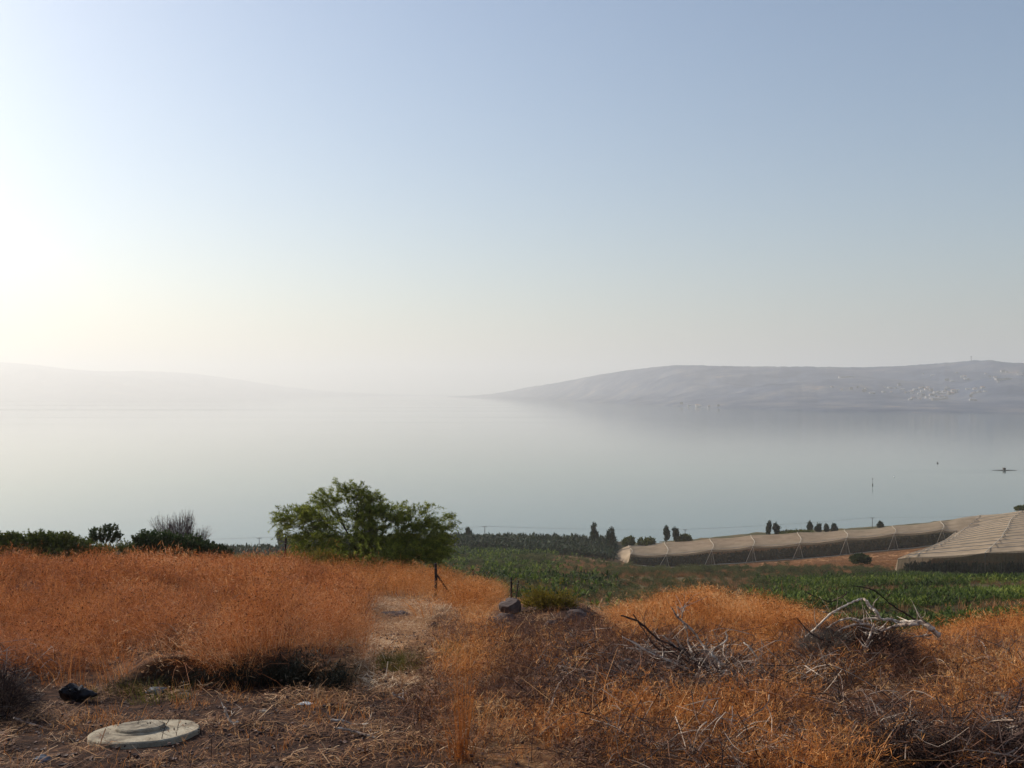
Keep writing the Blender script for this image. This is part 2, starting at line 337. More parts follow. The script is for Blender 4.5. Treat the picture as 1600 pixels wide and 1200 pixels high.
def leafclump(n, rx, rz, ll, lw, seed, drop=.5, up=.3):
    """loose bush of leaf quads, denser towards the outside, uneven"""
    mb = MB(); r = np.random.default_rng(seed)
    lob = [(r.normal(0, rx*.45), r.normal(0, rx*.45), r.uniform(.35, .75)*rz, r.uniform(.45, .75)) for _ in range(6)]
    L = [lob[k] for k in r.integers(0, 6, n)]
    c = np.array([(a, b, z) for a, b, z, s_ in L]); sc = np.array([s_ for *_, s_ in L])
    d = r.normal(size=(n, 3)); d /= np.linalg.norm(d, axis=1)[:, None]
    p = c+d*(np.array([rx*.62, rx*.62, rz*.5])*sc[:, None])*r.uniform(.5, 1.15, (n, 1)); p[:, 2] = np.maximum(p[:, 2], 0.02)
    t = d+np.array([0, 0, up])+r.normal(size=(n, 3))*.7; t /= np.linalg.norm(t, axis=1)[:, None]
    q = np.cross(t, r.normal(size=(n, 3))); q /= np.linalg.norm(q, axis=1)[:, None]
    l_ = ll*r.uniform(.6, 1.4, (n, 1)); w_ = lw*r.uniform(.6, 1.3, (n, 1))
    v = np.stack([p, p+t*l_*.5+q*w_, p+t*l_, p+t*l_*.5-q*w_], 1)
    f = np.arange(4*n).reshape(n, 4); mb.addq(v, f, np.repeat(r.uniform(size=n), 4)); return mb
def bananaplant(nl, h, ll, lw, seed, seg=3):
    mb = MB(); r = np.random.default_rng(seed)
    for k in range(nl):
        a = r.uniform(0, 6.28); u = np.array([math.cos(a), math.sin(a), 0]); el = r.uniform(.25, 1.35); L_ = ll*r.uniform(.7, 1.2)
        t = np.linspace(0, 1, seg+1); z0 = h*r.uniform(.3, .62)
        z = z0+L_*(math.sin(el)*t-.75*t**2*math.cos(el)); rr = L_*math.cos(el)*t*1.05
        p = u[None]*rr[:, None]+np.array([0, 0, 1])*z[:, None]; s_ = np.cross(u, [0, 0, 1.])*lw
        w_ = np.array([.25, 1, .85, .1, 0][:seg+1])[:, None]; dr = np.array([0, 0, -.35*lw])*w_
        v = np.stack([p-s_*w_+dr, p, p+s_*w_+dr], 1).reshape(-1, 3)
        f = []
        for i in range(seg): f += [(3*i, 3*i+1, 3*i+4, 3*i+3), (3*i+1, 3*i+2, 3*i+5, 3*i+4)]
        mb.add(v, f, r.uniform())
    return mb
def field(y0, y1, px0, px1, dens, seed, fn):
    """random ground points in a fan of land; fn(px,py,Y,x) -> keep probability"""
    r = np.random.default_rng(seed); xs = []; ys = []
    yy = y0
    while yy < y1:
        y2 = min(y1, yy*1.08+.2); d = dens(yy) if callable(dens) else dens
        xa = (px0-800)/F*y2; xb = (px1-800)/F*y2; n = int((y2-yy)*(xb-xa)*d)
        ys.append(r.uniform(yy, y2, n)); xs.append(r.uniform(xa, xb, n)); yy = y2
    x = np.concatenate(xs); y = np.concatenate(ys); z = G(x, y); px, py = toscr(x, y, z)
    keep = r.uniform(size=len(x)) < fn(px, py, y, x); return x[keep], y[keep], z[keep], px[keep], py[keep], r

# ================================================================== SETTING
# ---- ground sheet
ys = np.concatenate([np.arange(-60, 2, 3.), np.arange(2, 8, .5), np.arange(8, 16, .09)])
ys = np.concatenate([ys, np.geomspace(16, 640, 400)[0:]]); NX = 340
tt = np.linspace(-1, 1, NX); tt = tt*(.55+.45*np.abs(tt)**1.5)
Xg = tt[None]*(1.05*np.clip(ys, 22, 9999))[:, None]+0; Yg = np.repeat(ys[:, None], NX, 1)
Zg = G(Xg, Yg); Zg = np.where(Yg < 8.7, G(Xg, np.maximum(Yg, 0.5)), Zg)
pxg, pyg = toscr(Xg, np.maximum(Yg, 8.7), Zg)
Vg = np.stack([Xg, Yg, Zg], -1).reshape(-1, 3)
ii = (np.arange(len(ys)-1)[:, None]*NX+np.arange(NX-1)[None]).ravel()
Fg = np.stack([ii, ii+1, ii+NX+1, ii+NX], 1)
me = bpy.data.meshes.new('ground'); me.vertices.add(len(Vg)); me.vertices.foreach_set('co', Vg.ravel())
me.loops.add(Fg.size); me.loops.foreach_set('vertex_index', Fg.ravel().astype(np.int32))
me.polygons.add(len(Fg)); me.polygons.foreach_set('loop_start', np.arange(0, Fg.size, 4, dtype=np.int32))
me.polygons.foreach_set('use_smooth', np.ones(len(Fg), bool)); me.update(calc_edges=True); me.validate()
pn = (fbm(Xg/2.2, Yg/2.2, 31)-.5)
def bump_(x, a, b, c, d): return sstep(a, b, x)*sstep(d, c, x)
pathc = np.interp(pyg, [880, 925, 950, 1000, 1060, 1130, 1200], [560, 640, 620, 640, 600, 560, 620])
pathw = np.interp(pyg, [880, 925, 950, 1000, 1060, 1130, 1200], [12, 28, 45, 65, 90, 200, 300])
path = sstep(1.25, .7, np.abs(pxg-pathc)/pathw+pn*1.0)*sstep(60, 40, Yg)
dirt = sstep(1050, 1085, pyg+pn*60)*sstep(850, 640, pxg+pn*200)*(Yg < 20)
dirt = np.maximum(dirt, .8*bump_(pyg, 1060, 1090, 1200, 1260)*bump_(pxg, 900, 960, 1100, 1200)*(pn > 0))
dirt = np.maximum(dirt, bump_(pxg, 755, 785, 925, 965)*bump_(Yg, 18.5, 20, 26, 28)*sstep(-.2, .1, pn+.12))
mid = sstep(50, 62, Yg)                                 # valley land: soil colours
orange = np.maximum(bump_(pxg, 1000, 1090, 1430, 1470)*bump_(pyg, 845, 856, 884, 892)*(Yg > 240), 0)
orange = np.maximum(orange, .55*bump_(pxg, 820, 880, 1000, 1100)*bump_(pyg, 864, 870, 888, 896)*(Yg > 200))
orange = np.maximum(orange, .9*bump_(pxg+pn*20, 725, 735, 748, 756)*bump_(pyg, 882, 886, 894, 900)*(Yg > 100))
for nm, ar in (('path', path), ('dirt', dirt), ('mid', mid), ('orange', orange)):
    a = me.attributes.new(nm, 'FLOAT', 'POINT'); a.data.foreach_set('value', ar.astype(np.float32).ravel())
gm, n, l = newmat('ground_soil'); g = n.new('ShaderNodeNewGeometry'); pos = g.outputs['Position']
def A_(nm):
    a = n.new('ShaderNodeAttribute'); a.attribute_name = nm; return a.outputs['Fac']
def mixc(f, a, b):
    m = n.new('ShaderNodeMix'); m.data_type = 'RGBA'; l.new(f, m.inputs[0]); l.new(a, m.inputs[6]); l.new(b, m.inputs[7]); return m.outputs[2]
def rn(scale, cols, pos_=None, detail=8, rough=.7):
    r = ramp(n, cols, pos_ or [.32, .5, .68][:len(cols)]); l.new(noise(n, l, scale, detail, pos, rough), r.inputs[0]); return r.outputs[0]
c = rn(5, [(.045,.020,.012), (.11,.047,.022), (.24,.11,.045)])
c = mixc(A_('path'), c, rn(9, [(.12,.055,.024), (.27,.13,.055), (.50,.31,.15)]))
c = mixc(A_('dirt'), c, rn(7, [(.018,.009,.007), (.052,.025,.016), (.16,.078,.042)]))
c = mixc(A_('mid'), c, rn(.11, [(.05,.055,.026), (.10,.085,.04), (.17,.11,.055)]))
c = mixc(A_('orange'), c, rn(.25, [(.20,.10,.05), (.34,.17,.075), (.44,.25,.12)]))
b = n.new('ShaderNodeBsdfPrincipled'); l.new(c, b.inputs['Base Color']); b.inputs['Roughness'].default_value = .95; b.inputs['Specular IOR Level'].default_value = .1
bp = n.new('ShaderNodeBump'); bp.inputs['Distance'].default_value = .06; bp.inputs['Strength'].default_value = .9
l.new(noise(n, l, 14, 8, pos, .7), bp.inputs['Height']); l.new(bp.outputs[0], b.inputs['Normal'])
o_ = n.new('ShaderNodeOutputMaterial'); l.new(b.outputs[0], o_.inputs[0]); me.materials.append(gm)
tag(link('ground', me), None, None, None, 'structure')

# ---- lake
FAR = 30000
mb = MB(); mb.add([(-FAR, 60, 0), (FAR, 60, 0), (FAR, FAR, 0), (-FAR, FAR, 0)], [(0, 1, 2, 3)])
wm, n, l = newmat('lake_water'); g = n.new('ShaderNodeNewGeometry')
b = n.new('ShaderNodeBsdfPrincipled'); b.inputs['Base Color'].default_value = (.090, .135, .125, 1); b.inputs['IOR'].default_value = 1.333
mp = n.new('ShaderNodeMapping'); mp.inputs['Scale'].default_value = (.00025, .0016, 1); l.new(g.outputs['Position'], mp.inputs[0])
st = noise(n, l, 1, 5, mp.outputs[0], .6); rr = ramp(n, [(.045,)*3, (.06,)*3, (.15,)*3], [.4, .58, .72]); l.new(st, rr.inputs[0])
l.new(rr.outputs[0], b.inputs['Roughness'])
mp2 = n.new('ShaderNodeMapping'); mp2.inputs['Scale'].default_value = (.35, .8, 1); l.new(g.outputs['Position'], mp2.inputs[0])
bp = n.new('ShaderNodeBump'); bp.inputs['Strength'].default_value = .25; bp.inputs['Distance'].default_value = .12
l.new(noise(n, l, 1, 4, mp2.outputs[0]), bp.inputs['Height']); l.new(bp.outputs[0], b.inputs['Normal'])
o_ = n.new('ShaderNodeOutputMaterial'); l.new(b.outputs[0], o_.inputs[0])
tag(mb.build('lake_water', wm), None, None, None, 'structure')

# ---- far hills
hm, n, l = newmat('hill_land'); g = n.new('ShaderNodeNewGeometry'); pos = g.outputs['Position']
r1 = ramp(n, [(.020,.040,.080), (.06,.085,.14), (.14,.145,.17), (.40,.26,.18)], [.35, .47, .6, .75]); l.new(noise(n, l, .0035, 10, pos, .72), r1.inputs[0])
b = n.new('ShaderNodeBsdfPrincipled'); l.new(r1.outputs[0], b.inputs['Base Color']); b.inputs['Roughness'].default_value = 1; b.inputs['Specular IOR Level'].default_value = 0
o_ = n.new('ShaderNodeOutputMaterial'); l.new(b.outputs[0], o_.inputs[0])
def hills(name, pxs, topy, shy, back, prof, seed, fine=2.5, rav=.34):
    px = np.arange(pxs[0], pxs[-1]+1, 2.5); ty = np.interp(px, pxs, topy)
    ty = smooth_ax(ty, 4, 0)+ (fbm(px/9, px*0, seed)-.5)*fine*.6
    sh = np.interp(px, pxs, shy); sh = smooth_ax(sh, 4, 0)*(1+.03*(fbm(px/30, px*0, seed+3)-.5))
    bk = np.interp(px, pxs, back)
    vs = np.linspace(-.02, 1.5, 90); Y = sh[None]+(bk-sh)[None]*vs[:, None]
    zt = EYE-(ty-HZ)/F*bk
    pr = np.interp(vs, prof[0], prof[1])[:, None]
    X = (px-800)[None]/F*Y
    nz = fbm(X/520, Y/700, seed+9, 5)-.5
    z = zt[None]*pr+nz*rav*zt[None]*4*np.clip(pr*(1-pr), 0, .25)*1.6
    z = np.where(vs[:, None] <= 0, -3, z); z = np.where(vs[:, None] > 1, zt[None]*np.interp(vs, [1, 1.5], [1, -.05])[:, None], z)
    Vh = np.stack([X, Y, z], -1).reshape(-1, 3); m_ = len(px)
    ii = (np.arange(len(vs)-1)[:, None]*m_+np.arange(m_-1)[None]).ravel()
    mb = MB(); mb.addq(Vh, np.stack([ii, ii+1, ii+m_+1, ii+m_], 1), .5)
    o = mb.build(name, hm, smooth=True); tag(o, None, None, None, 'structure')
    def at(qx, v): # surface point
        i = int(np.argmin(abs(px-qx))); k = int(np.argmin(abs(vs-v))); return Vh.reshape(len(vs), m_, 3)[k, i]
    return at, (px, vs, Vh.reshape(len(vs), m_, 3))
hx = [700, 740, 780, 820, 870, 930, 990, 1040, 1070, 1120, 1250, 1340, 1400, 1450, 1500, 1530, 1570, 1600, 1700, 1900, 2400]
hty = [619, 618, 614, 606, 598, 586, 577, 571.5, 570, 571.5, 573, 574, 572, 569, 565, 563.5, 566, 568, 564, 556, 545]
hsh = [17500, 15500, 13200, 11200, 9400, 7700, 6500, 5700, 5200, 4700, 4000, 3750, 3650, 3600, 3550, 3500, 3450, 3400, 3200, 2900, 2400]
hbk = [18500, 17000, 15300, 13800, 12200, 10600, 9400, 8700, 8300, 7900, 7500, 7300, 7200, 7200, 7300, 7300, 7300, 7200, 7000, 6600, 6000]
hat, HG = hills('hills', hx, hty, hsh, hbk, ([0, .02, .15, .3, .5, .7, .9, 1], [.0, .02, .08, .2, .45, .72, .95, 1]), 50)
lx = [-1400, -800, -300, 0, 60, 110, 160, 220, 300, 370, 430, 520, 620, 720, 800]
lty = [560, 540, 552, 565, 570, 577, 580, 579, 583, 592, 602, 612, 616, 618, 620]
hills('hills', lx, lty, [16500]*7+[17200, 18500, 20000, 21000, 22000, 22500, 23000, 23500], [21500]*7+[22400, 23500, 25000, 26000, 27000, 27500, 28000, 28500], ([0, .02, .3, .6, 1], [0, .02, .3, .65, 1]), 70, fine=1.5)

# ---- haze
hb = MB(); hb.box((0, 13500, (HAZE_TOP-4.5)/2), (64000, 34500, HAZE_TOP+4.5))
zm, n, l = newmat('haze'); v = n.new('ShaderNodeVolumePrincipled'); v.inputs['Color'].default_value = HAZE_C
v.inputs['Density'].default_value = HAZE_D; v.inputs['Absorption Color'].default_value = (.215, .215, .215, 1); v.inputs['Anisotropy'].default_value = HAZE_G
o_ = n.new('ShaderNodeOutputMaterial'); l.new(v.outputs[0], o_.inputs['Volume'])
tag(hb.build('haze', zm), None, None, None, 'stuff')
#STAGE2
# ================================================================== LARGE THINGS: net houses, plantations, trees
def screen_lerp(px, xs, ysv): return float(np.interp(px, xs, ysv))
# ---- left net house: strips of roof net between cables, front wall panels between poles, guy-net fins
pole_px = [985, 1041, 1112, 1176, 1249, 1322, 1397, 1472, 1495]
pole_top = [866, 866.5, 859, 853.5, 849, 841, 834, 827.5, 829]
YF, YB = 400.0, 452.0
bk_px = [985, 1040, 1115, 1200, 1300, 1350, 1450, 1495, 1520]
bk_y = [852, 847, 841, 834, 829, 826, 816, 810, 806]
nh1 = empty('net_house', P(1250, 868, YF), 'long tan shade net house over a crop, low dark front wall with pale triangular fins', 'net house', 'net houses on the slope above the lake')
o1 = np.array(nh1.location)
def roofpt1(px, v):
    Y = YF+(YB-YF)*v; yf = screen_lerp(px, pole_px, pole_top); yb = screen_lerp(px, bk_px, bk_y)
    zf = EYE-(yf-HZ)/F*YF; zb = EYE-(yb-HZ)/F*YB
    X0 = (px-800)/F*YF; X1 = (px-800)/F*YB
    return np.array([X0+(X1-X0)*v, Y, zf+(zb-zf)*v])
NS = 7
for s_ in range(NS):
    mb = MB(); us = np.linspace(985, 1530, 120); vs = np.linspace(s_/NS, (s_+1)/NS, 7); V = []
    for j, v in enumerate(vs):
        for u in us:
            p = roofpt1(u, v); q = (v*NS) % 1 if j not in (0, 6) else 0
            k = max(i for i in range(len(pole_px)) if pole_px[i] <= u+.01); k = min(k, len(pole_px)-2)
            w = (u-pole_px[k])/(pole_px[k+1]-pole_px[k]); w = min(max(w, 0), 1)
            p[2] -= 1.2*math.sin(math.pi*q)+.55*math.sin(math.pi*w)*(1-.4*abs(math.sin(v*9))); V.append(p)
    m_ = len(us); ii = (np.arange(6)[:, None]*m_+np.arange(m_-1)[None]).ravel()
    mb.addq(np.array(V), np.stack([ii, ii+1, ii+m_+1, ii+m_], 1), .5)
    mb.build('roof_strip', M['net'], nh1, smooth=True, org=o1)
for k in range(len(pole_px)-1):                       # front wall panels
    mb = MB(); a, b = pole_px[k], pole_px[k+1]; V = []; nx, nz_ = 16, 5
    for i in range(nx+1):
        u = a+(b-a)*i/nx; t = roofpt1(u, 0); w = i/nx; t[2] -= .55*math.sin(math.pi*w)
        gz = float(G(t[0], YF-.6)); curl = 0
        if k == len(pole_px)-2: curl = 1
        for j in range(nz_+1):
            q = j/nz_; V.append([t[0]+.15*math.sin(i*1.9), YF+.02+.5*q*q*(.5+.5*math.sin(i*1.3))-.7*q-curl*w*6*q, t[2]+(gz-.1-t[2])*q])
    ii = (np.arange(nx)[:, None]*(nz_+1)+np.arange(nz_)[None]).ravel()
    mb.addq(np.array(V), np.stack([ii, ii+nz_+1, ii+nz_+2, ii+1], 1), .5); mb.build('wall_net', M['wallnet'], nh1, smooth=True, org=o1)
for k in range(8):                                    # poles, fins, seams over the roof
    t = roofpt1(pole_px[k], 0); gz = float(G(t[0], YF))
    MB().tube([[t[0], YF, gz-.3], [t[0], YF, t[2]+.15]], .07, 6).build('support_pole', M['metal'], nh1, org=o1)
    yb2 = YF-2.2; dx = -3.4
    g1_ = [t[0]+dx, yb2, float(G(t[0]+dx, yb2))]; g2_ = [t[0]+.9, yb2, float(G(t[0]+1.2, yb2))]
    if k not in (0,):
        mb = MB(); mb.add([[t[0], YF-.1, t[2]], g1_, g2_, [t[0]-.2, YF-.2, gz]], [(0, 1, 3), (0, 3, 2)]); mb.build('guy_net', M['finnet'], nh1, org=o1)
        MB().tube([[t[0], YF-.12, t[2]], g1_], .09, 5).build('guy_wire', M['seam'], nh1, org=o1); MB().tube([[t[0], YF-.12, t[2]], g2_], .07, 5).build('guy_wire', M['seam'], nh1, org=o1)
    pts = [roofpt1(pole_px[k]+3*math.sin(v*5), v)+np.array([0, 0, .12]) for v in np.linspace(0, 1, 9)]
    MB().tube(pts, .10, 5).build('seam', M['seam'], nh1, org=o1)
MB().tube([roofpt1(u, 0)+np.array([0, -.05, .06]) for u in pole_px], .10, 5).build('eave_cable', M['seam'], nh1, org=o1)
MB().tube([(lambda q: (q[0], YF-.75, float(G(q[0], YF-.75))+.15))(roofpt1(u, 0)) for u in np.linspace(985, 1480, 40)], .16, 5).build('base_hem', M['seam'], nh1, org=o1)
mb = MB(); V = []                                      # drape at the left end
tl = roofpt1(985, 0); tb = roofpt1(985, 1)
for i in range(9):
    w = i/8; t = tl+(tb-tl)*w; bx = P(985-28*min(1, w*2.2)+0*w, 884, YF)[0]-1.5*w; bY = YF-.5+(YB-YF)*w*.8
    bx = t[0]-1.0-6.5*min(1, w*2)
    for j in range(5):
        q = j/4; gz = float(G(bx, bY)); V.append([t[0]+(bx-t[0])*q, t[1]+(bY-t[1])*q, t[2]+(gz-t[2])*q+.3*math.sin(q*3.1)])
ii = (np.arange(8)[:, None]*5+np.arange(4)[None]).ravel()
mb.addq(np.array(V), np.stack([ii, ii+5, ii+6, ii+1], 1), .5); mb.build('end_net', M['net'], nh1, smooth=True, org=o1)

# ---- right net house: terraces of net falling towards the camera, dark hanging front
nh2 = empty('net_house', P(1560, 885, 250), 'large tan net house at the right edge, ribbed roof, dark ragged hanging front', 'net house', 'net houses on the slope above the lake')
o2 = np.array(nh2.location)
le_v = [0, .1, .25, .5, .7, .8, 1.0]; le_px = [1403, 1425, 1452, 1478, 1492, 1499, 1521]
le_y = [873, 864, 855, 843, 832, 828, 806]; RP = 1960
f_px = [1403, 1420, 1450, 1490, 1550, 1600, 1700, 1960]; f_y = [873, 871, 870, 868, 863, 860, 852, 838]
b_px = [1521, 1550, 1600, 1700, 1960]; b_y = [804, 801.5, 797, 790, 775]
def roofpt2(s, v):
    Y = 250+205*v; pl = screen_lerp(v, le_v, le_px); px = pl+(RP-pl)*s
    zf = EYE-(screen_lerp(px, f_px, f_y)-HZ)/F*250; zb = EYE-(screen_lerp(px, b_px, b_y)-HZ)/F*455
    zl = EYE-(screen_lerp(v, le_v, le_y)-HZ)/F*Y
    z = zf+(zb-zf)*v; z0f = EYE-(screen_lerp(pl, f_px, f_y)-HZ)/F*250; z0b = EYE-(screen_lerp(pl, b_px, b_y)-HZ)/F*455
    z += (zl-(z0f+(z0b-z0f)*v))*math.exp(-s*9)
    return np.array([(px-800)/F*Y, Y, z])
NR = 15
seam_s = lambda v, k: (k*19.0+3)/((RP-screen_lerp(v, le_v, le_px))/F*(250+205*v))
for s_ in range(NR):
    mb = MB(); us = np.linspace(0, 1, 130); vs = np.linspace(s_/NR, (s_+1)/NR, 7); V = []
    for j, v in enumerate(vs):
        wid = (RP-screen_lerp(v, le_v, le_px))/F*(250+205*v)
        for u in us:
            p = roofpt2(u, v); q = (v*NR) % 1 if j not in (0, 6) else 0
            w = ((u*wid-3)/19.0) % 1
            p[2] -= .62*math.sin(math.pi*q)*(.4+1.2*float(vnoise(u*9, s_*1.7, 3)))+.5*math.sin(math.pi*w)+.35*(float(vnoise(u*60, v*40, 8))-.5)*(0 if j in (0, 6) else 1); V.append(p)
    m_ = len(us); ii = (np.arange(6)[:, None]*m_+np.arange(m_-1)[None]).ravel()
    mb.addq(np.array(V), np.stack([ii, ii+1, ii+m_+1, ii+m_], 1), .5)
    mb.build('roof_strip', M['net'], nh2, smooth=True, org=o2)
for k in range(1, NR):
    MB().tube([roofpt2(u, k/NR)+np.array([0, 0, .02]) for u in np.linspace(0, .9, 40)], .08, 4).build('row_cable', M['metal'], nh2, org=o2)
for k in range(0, 7):
    pts = [roofpt2(min(seam_s(v, k), 1), v)+np.array([0, 0, .1]) for v in np.linspace(0, 1, 45)]
    MB().tube(pts, .10, 5).build('seam', M['seam'], nh2, org=o2)
    t = pts[0]; MB().tube([[t[0], 250, float(G(t[0], 250))-.3], t], .08, 6).build('support_pole', M['metal'], nh2, org=o2)
MB().tube([roofpt2(0, v)+np.array([0, 0, .03]) for v in np.linspace(0, .78, 25)], .07, 5).build('edge_cable', M['seam'], nh2, org=o2)
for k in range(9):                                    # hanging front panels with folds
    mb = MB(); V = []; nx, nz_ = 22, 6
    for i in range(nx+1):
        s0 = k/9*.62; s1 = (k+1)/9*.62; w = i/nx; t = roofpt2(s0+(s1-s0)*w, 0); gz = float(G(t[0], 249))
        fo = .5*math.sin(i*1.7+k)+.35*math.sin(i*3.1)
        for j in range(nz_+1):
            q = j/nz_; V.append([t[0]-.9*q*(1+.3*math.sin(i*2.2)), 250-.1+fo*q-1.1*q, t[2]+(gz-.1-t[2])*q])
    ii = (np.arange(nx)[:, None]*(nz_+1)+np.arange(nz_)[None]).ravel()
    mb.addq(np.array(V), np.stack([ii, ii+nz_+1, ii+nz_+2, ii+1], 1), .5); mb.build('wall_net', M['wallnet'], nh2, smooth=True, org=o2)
mb = MB(); V = []
for i in range(19):                                   # side skirt, left edge down to the ground
    v = i/18*.78; t = roofpt2(0, v); gz = float(G(t[0]-.8, t[1]))
    for j in range(4): q = j/3; V.append([t[0]-1.3*q, t[1]-.5*q, t[2]+(gz-.1-t[2])*q])
ii = (np.arange(18)[:, None]*4+np.arange(3)[None]).ravel()
mb.addq(np.array(V), np.stack([ii, ii+4, ii+5, ii+1], 1), .5); mb.build('end_net', M['net'], nh2, smooth=True, org=o2)

# ---- crops, plantations, scrub (nobody could count them)
def rotscl(r, n, s0, s1, tilt=.12, flat=None):
    rot = np.stack([r.normal(0, tilt, n), r.normal(0, tilt, n), r.uniform(0, 6.283, n)], 1)
    s = r.uniform(s0, s1, n); sc = np.stack([s, s, s*(r.uniform(.85, 1.15, n) if flat is None else flat)], 1); return rot, sc
bp_ = [bananaplant(13, 3.6, 2.3, .32, 100+k) for k in range(4)]
def under_net(px, py, Y, x):
    a = (Y > YF+.8)*(px > 988)*(px < 1500)*(Y < YF+16)
    b2 = (Y > 251.5)*(Y < 262)*(px > 1415)
    return np.clip(a+b2, 0, 1)*.9
x, y, z, px, py, r = field(251.5, 417, 980, 1800, .75, 11, under_net)
rot, sc = rotscl(r, len(x), .85, 1.1)
sc *= .86
scatter('covered_crop', bp_, np.stack([x, y, z], 1), rot, sc, r.integers(0, 4, len(x)), r.uniform(0, 1, len(x)), M['banana'], 'dark crop plants standing inside the net house walls')
def f_far(px, py, Y, x):
    rows = ((x*.25+Y) % 6 < 4.2)
    a = (Y > 405)*(Y < 478)*(px > 440)*(px < 962)*1.0
    b2 = (Y > 396)*(Y < 440)*(px > -150)*(px <= 455)*1.0
    return np.clip(a+b2, 0, 1)*(.5+.5*rows)
x, y, z, px, py, r = field(395, 480, -150, 1000, .55, 12, f_far)
rot, sc = rotscl(r, len(x), .85, 1.2); sc *= (np.interp(px, [700, 940], [1.05, .85]))[:, None]
scatter('banana_plantation', bp_, np.stack([x, y, z], 1), rot, sc, r.integers(0, 4, len(x)), r.uniform(0, 1, len(x)), M['banana'], 'dark green plantation along the lake shore')
# mid valley crop, left of centre and right under the slope
cp_ = [bananaplant(12, 2.0, 1.5, .16, 120+k) for k in range(4)]
cp2 = [bananaplant(16, 1.3, .85, .06, 130+k) for k in range(4)]
def nz_(x, y, s, k): return fbm(x/k, y/k, s)
def f_mid(px, py, Y, x):
    a = sstep(1010, 900, px+80*(nz_(x, Y, 4, 30)-.5))*(Y > 75)*(Y < 395)
    brown = bump_(px, 800, 825, 900, 940)*bump_(py, 868, 873, 880, 886)+bump_(px, 850, 900, 1200, 1300)*bump_(py, 866, 872, 898, 908)+bump_(px, 725, 735, 752, 762)*bump_(py, 880, 885, 896, 902)
    row = .35+.65*(((Y+.3*x) % 9) < 5.5)
    b2 = sstep(925, 870, py)*0+1
    return a*np.clip(1-brown*1.3, 0.03, 1)*row*np.clip(.35+1.5*(nz_(x, Y, 6, 14)-.3), 0, 1)*(px < 1010)
x, y, z, px, py, r = field(76, 395, 330, 1020, .42, 13, f_mid)
rot, sc = rotscl(r, len(x), .6, 1.15); sc *= np.interp(y, [80, 160, 395], [.62, .85, 1.15])[:, None]
scatter('crop_field', cp_, np.stack([x, y, z], 1), rot, sc, r.integers(0, 4, len(x)), np.clip(.4*r.uniform(size=len(x))+.2+2.0*(nz_(x, y, 17, 20)-.5), -.3, 1.2), M['crop'], 'green crop rows and thicket filling the valley between the dry hillside and the shore')
def f_right(px, py, Y, x):
    e = 1190+60*(nz_(x, Y, 8, 12)-.5)*2+np.interp(py, [880, 900, 930, 960], [230, 40, 0, 30])
    a = sstep(e-40, e+40, px)*(Y < 246)
    lane = 1-.98*bump_(((Y*1.0-.30*x+9*nz_(x, Y, 19, 30)) % 38), 0, 1.0, 10, 11.5)
    top = sstep(884, 893, py+6*(nz_(x, Y, 9, 20)-.5)*2+np.interp(px, [1200, 1420, 1500], [-20, -16, 6]))
    return a*lane*top*np.clip(.7+1.2*(nz_(x, Y, 12, 9)-.35), 0, 1)
x, y, z, px, py, r = field(48, 246, 1120, 1800, lambda Y: 3.0 if Y < 110 else 1.4, 14, f_right)
rot, sc = rotscl(r, len(x), .65, 1.25); sc *= np.interp(y, [50, 110, 240], [.75, .9, 1.1])[:, None]
scatter('leafy_crop', cp2, np.stack([x, y, z], 1), rot, sc, r.integers(0, 4, len(x)), np.clip(.4*r.uniform(size=len(x))+.3+2.0*(nz_(x, y, 18, 14)-.5)-.3*(y > 150), -.3, 1.2), M['crop'], 'dense bright green leafy crop below the right net house')
# grey green scrub between
sb_ = [leafclump(420, .8, 1.1, .13, .035, 140+k) for k in range(4)]
def f_scr(px, py, Y, x):
    k = nz_(x, Y, 21, 11); dark = (k > .5)
    a = (Y > 62)*(px > 640)*(px < 1250)*sstep(868, 876, py)*.9
    a2 = (Y > 62)*(px > 1180)*(px < 1500)*bump_(py, 882, 888, 903, 912)
    orange_ = bump_(px, 980, 1050, 1430, 1470)*bump_(py, 845, 856, 888, 893)+.8*bump_(px, 830, 880, 1000, 1100)*bump_(py, 864, 870, 888, 896)
    return np.clip(a+a2, 0, 1)*np.clip(.25+1.8*(k-.38), .05, 1)*np.clip(1-orange_, .02, 1)
x, y, z, px, py, r = field(60, 380, 400, 1560, .35, 15, f_scr)
rot, sc = rotscl(r, len(x), .5, 1.35); sc *= np.interp(y, [60, 120, 350], [.55, .8, 1.3])[:, None]
scatter('valley_scrub', sb_, np.stack([x, y, z], 1), rot, sc, r.integers(0, 4, len(x)), np.clip(r.uniform(0, 1, len(x))*.7+.3*(px < 1100), 0, 1), M['scrub'], 'grey green scrub patches in the valley')
# dry grass patches in the valley
vg = [blades(MB(), 40, .45, .35, .8, .018, .4, 150+k, 2) for k in range(3)]
def f_vg(px, py, Y, x):
    o = bump_(px, 980, 1080, 1450, 1490)*bump_(py, 846, 856, 886, 900)+bump_(px, 820, 870, 1100, 1200)*bump_(py, 864, 870, 892, 905)+bump_(px, 790, 815, 880, 900)*bump_(py, 868, 872, 882, 886)
    o = o+.7*bump_(px, 1000, 1080, 1500, 1560)*bump_(py, 884, 888, 898, 904)+.25
    return np.clip(o, 0, 1)*(Y < 396)
x, y, z, px, py, r = field(60, 395, 700, 1600, .8, 16, f_vg)
rot, sc = rotscl(r, len(x), .7, 1.5); sc[:, 2] *= np.interp(y, [200, 320], [1, .35])
scatter('valley_dry_grass', vg, np.stack([x, y, z], 1), rot, sc, r.integers(0, 3, len(x)), r.uniform(0, 1, len(x))*.6, M['valleygrass'], 'low dry grass on the valley terraces')

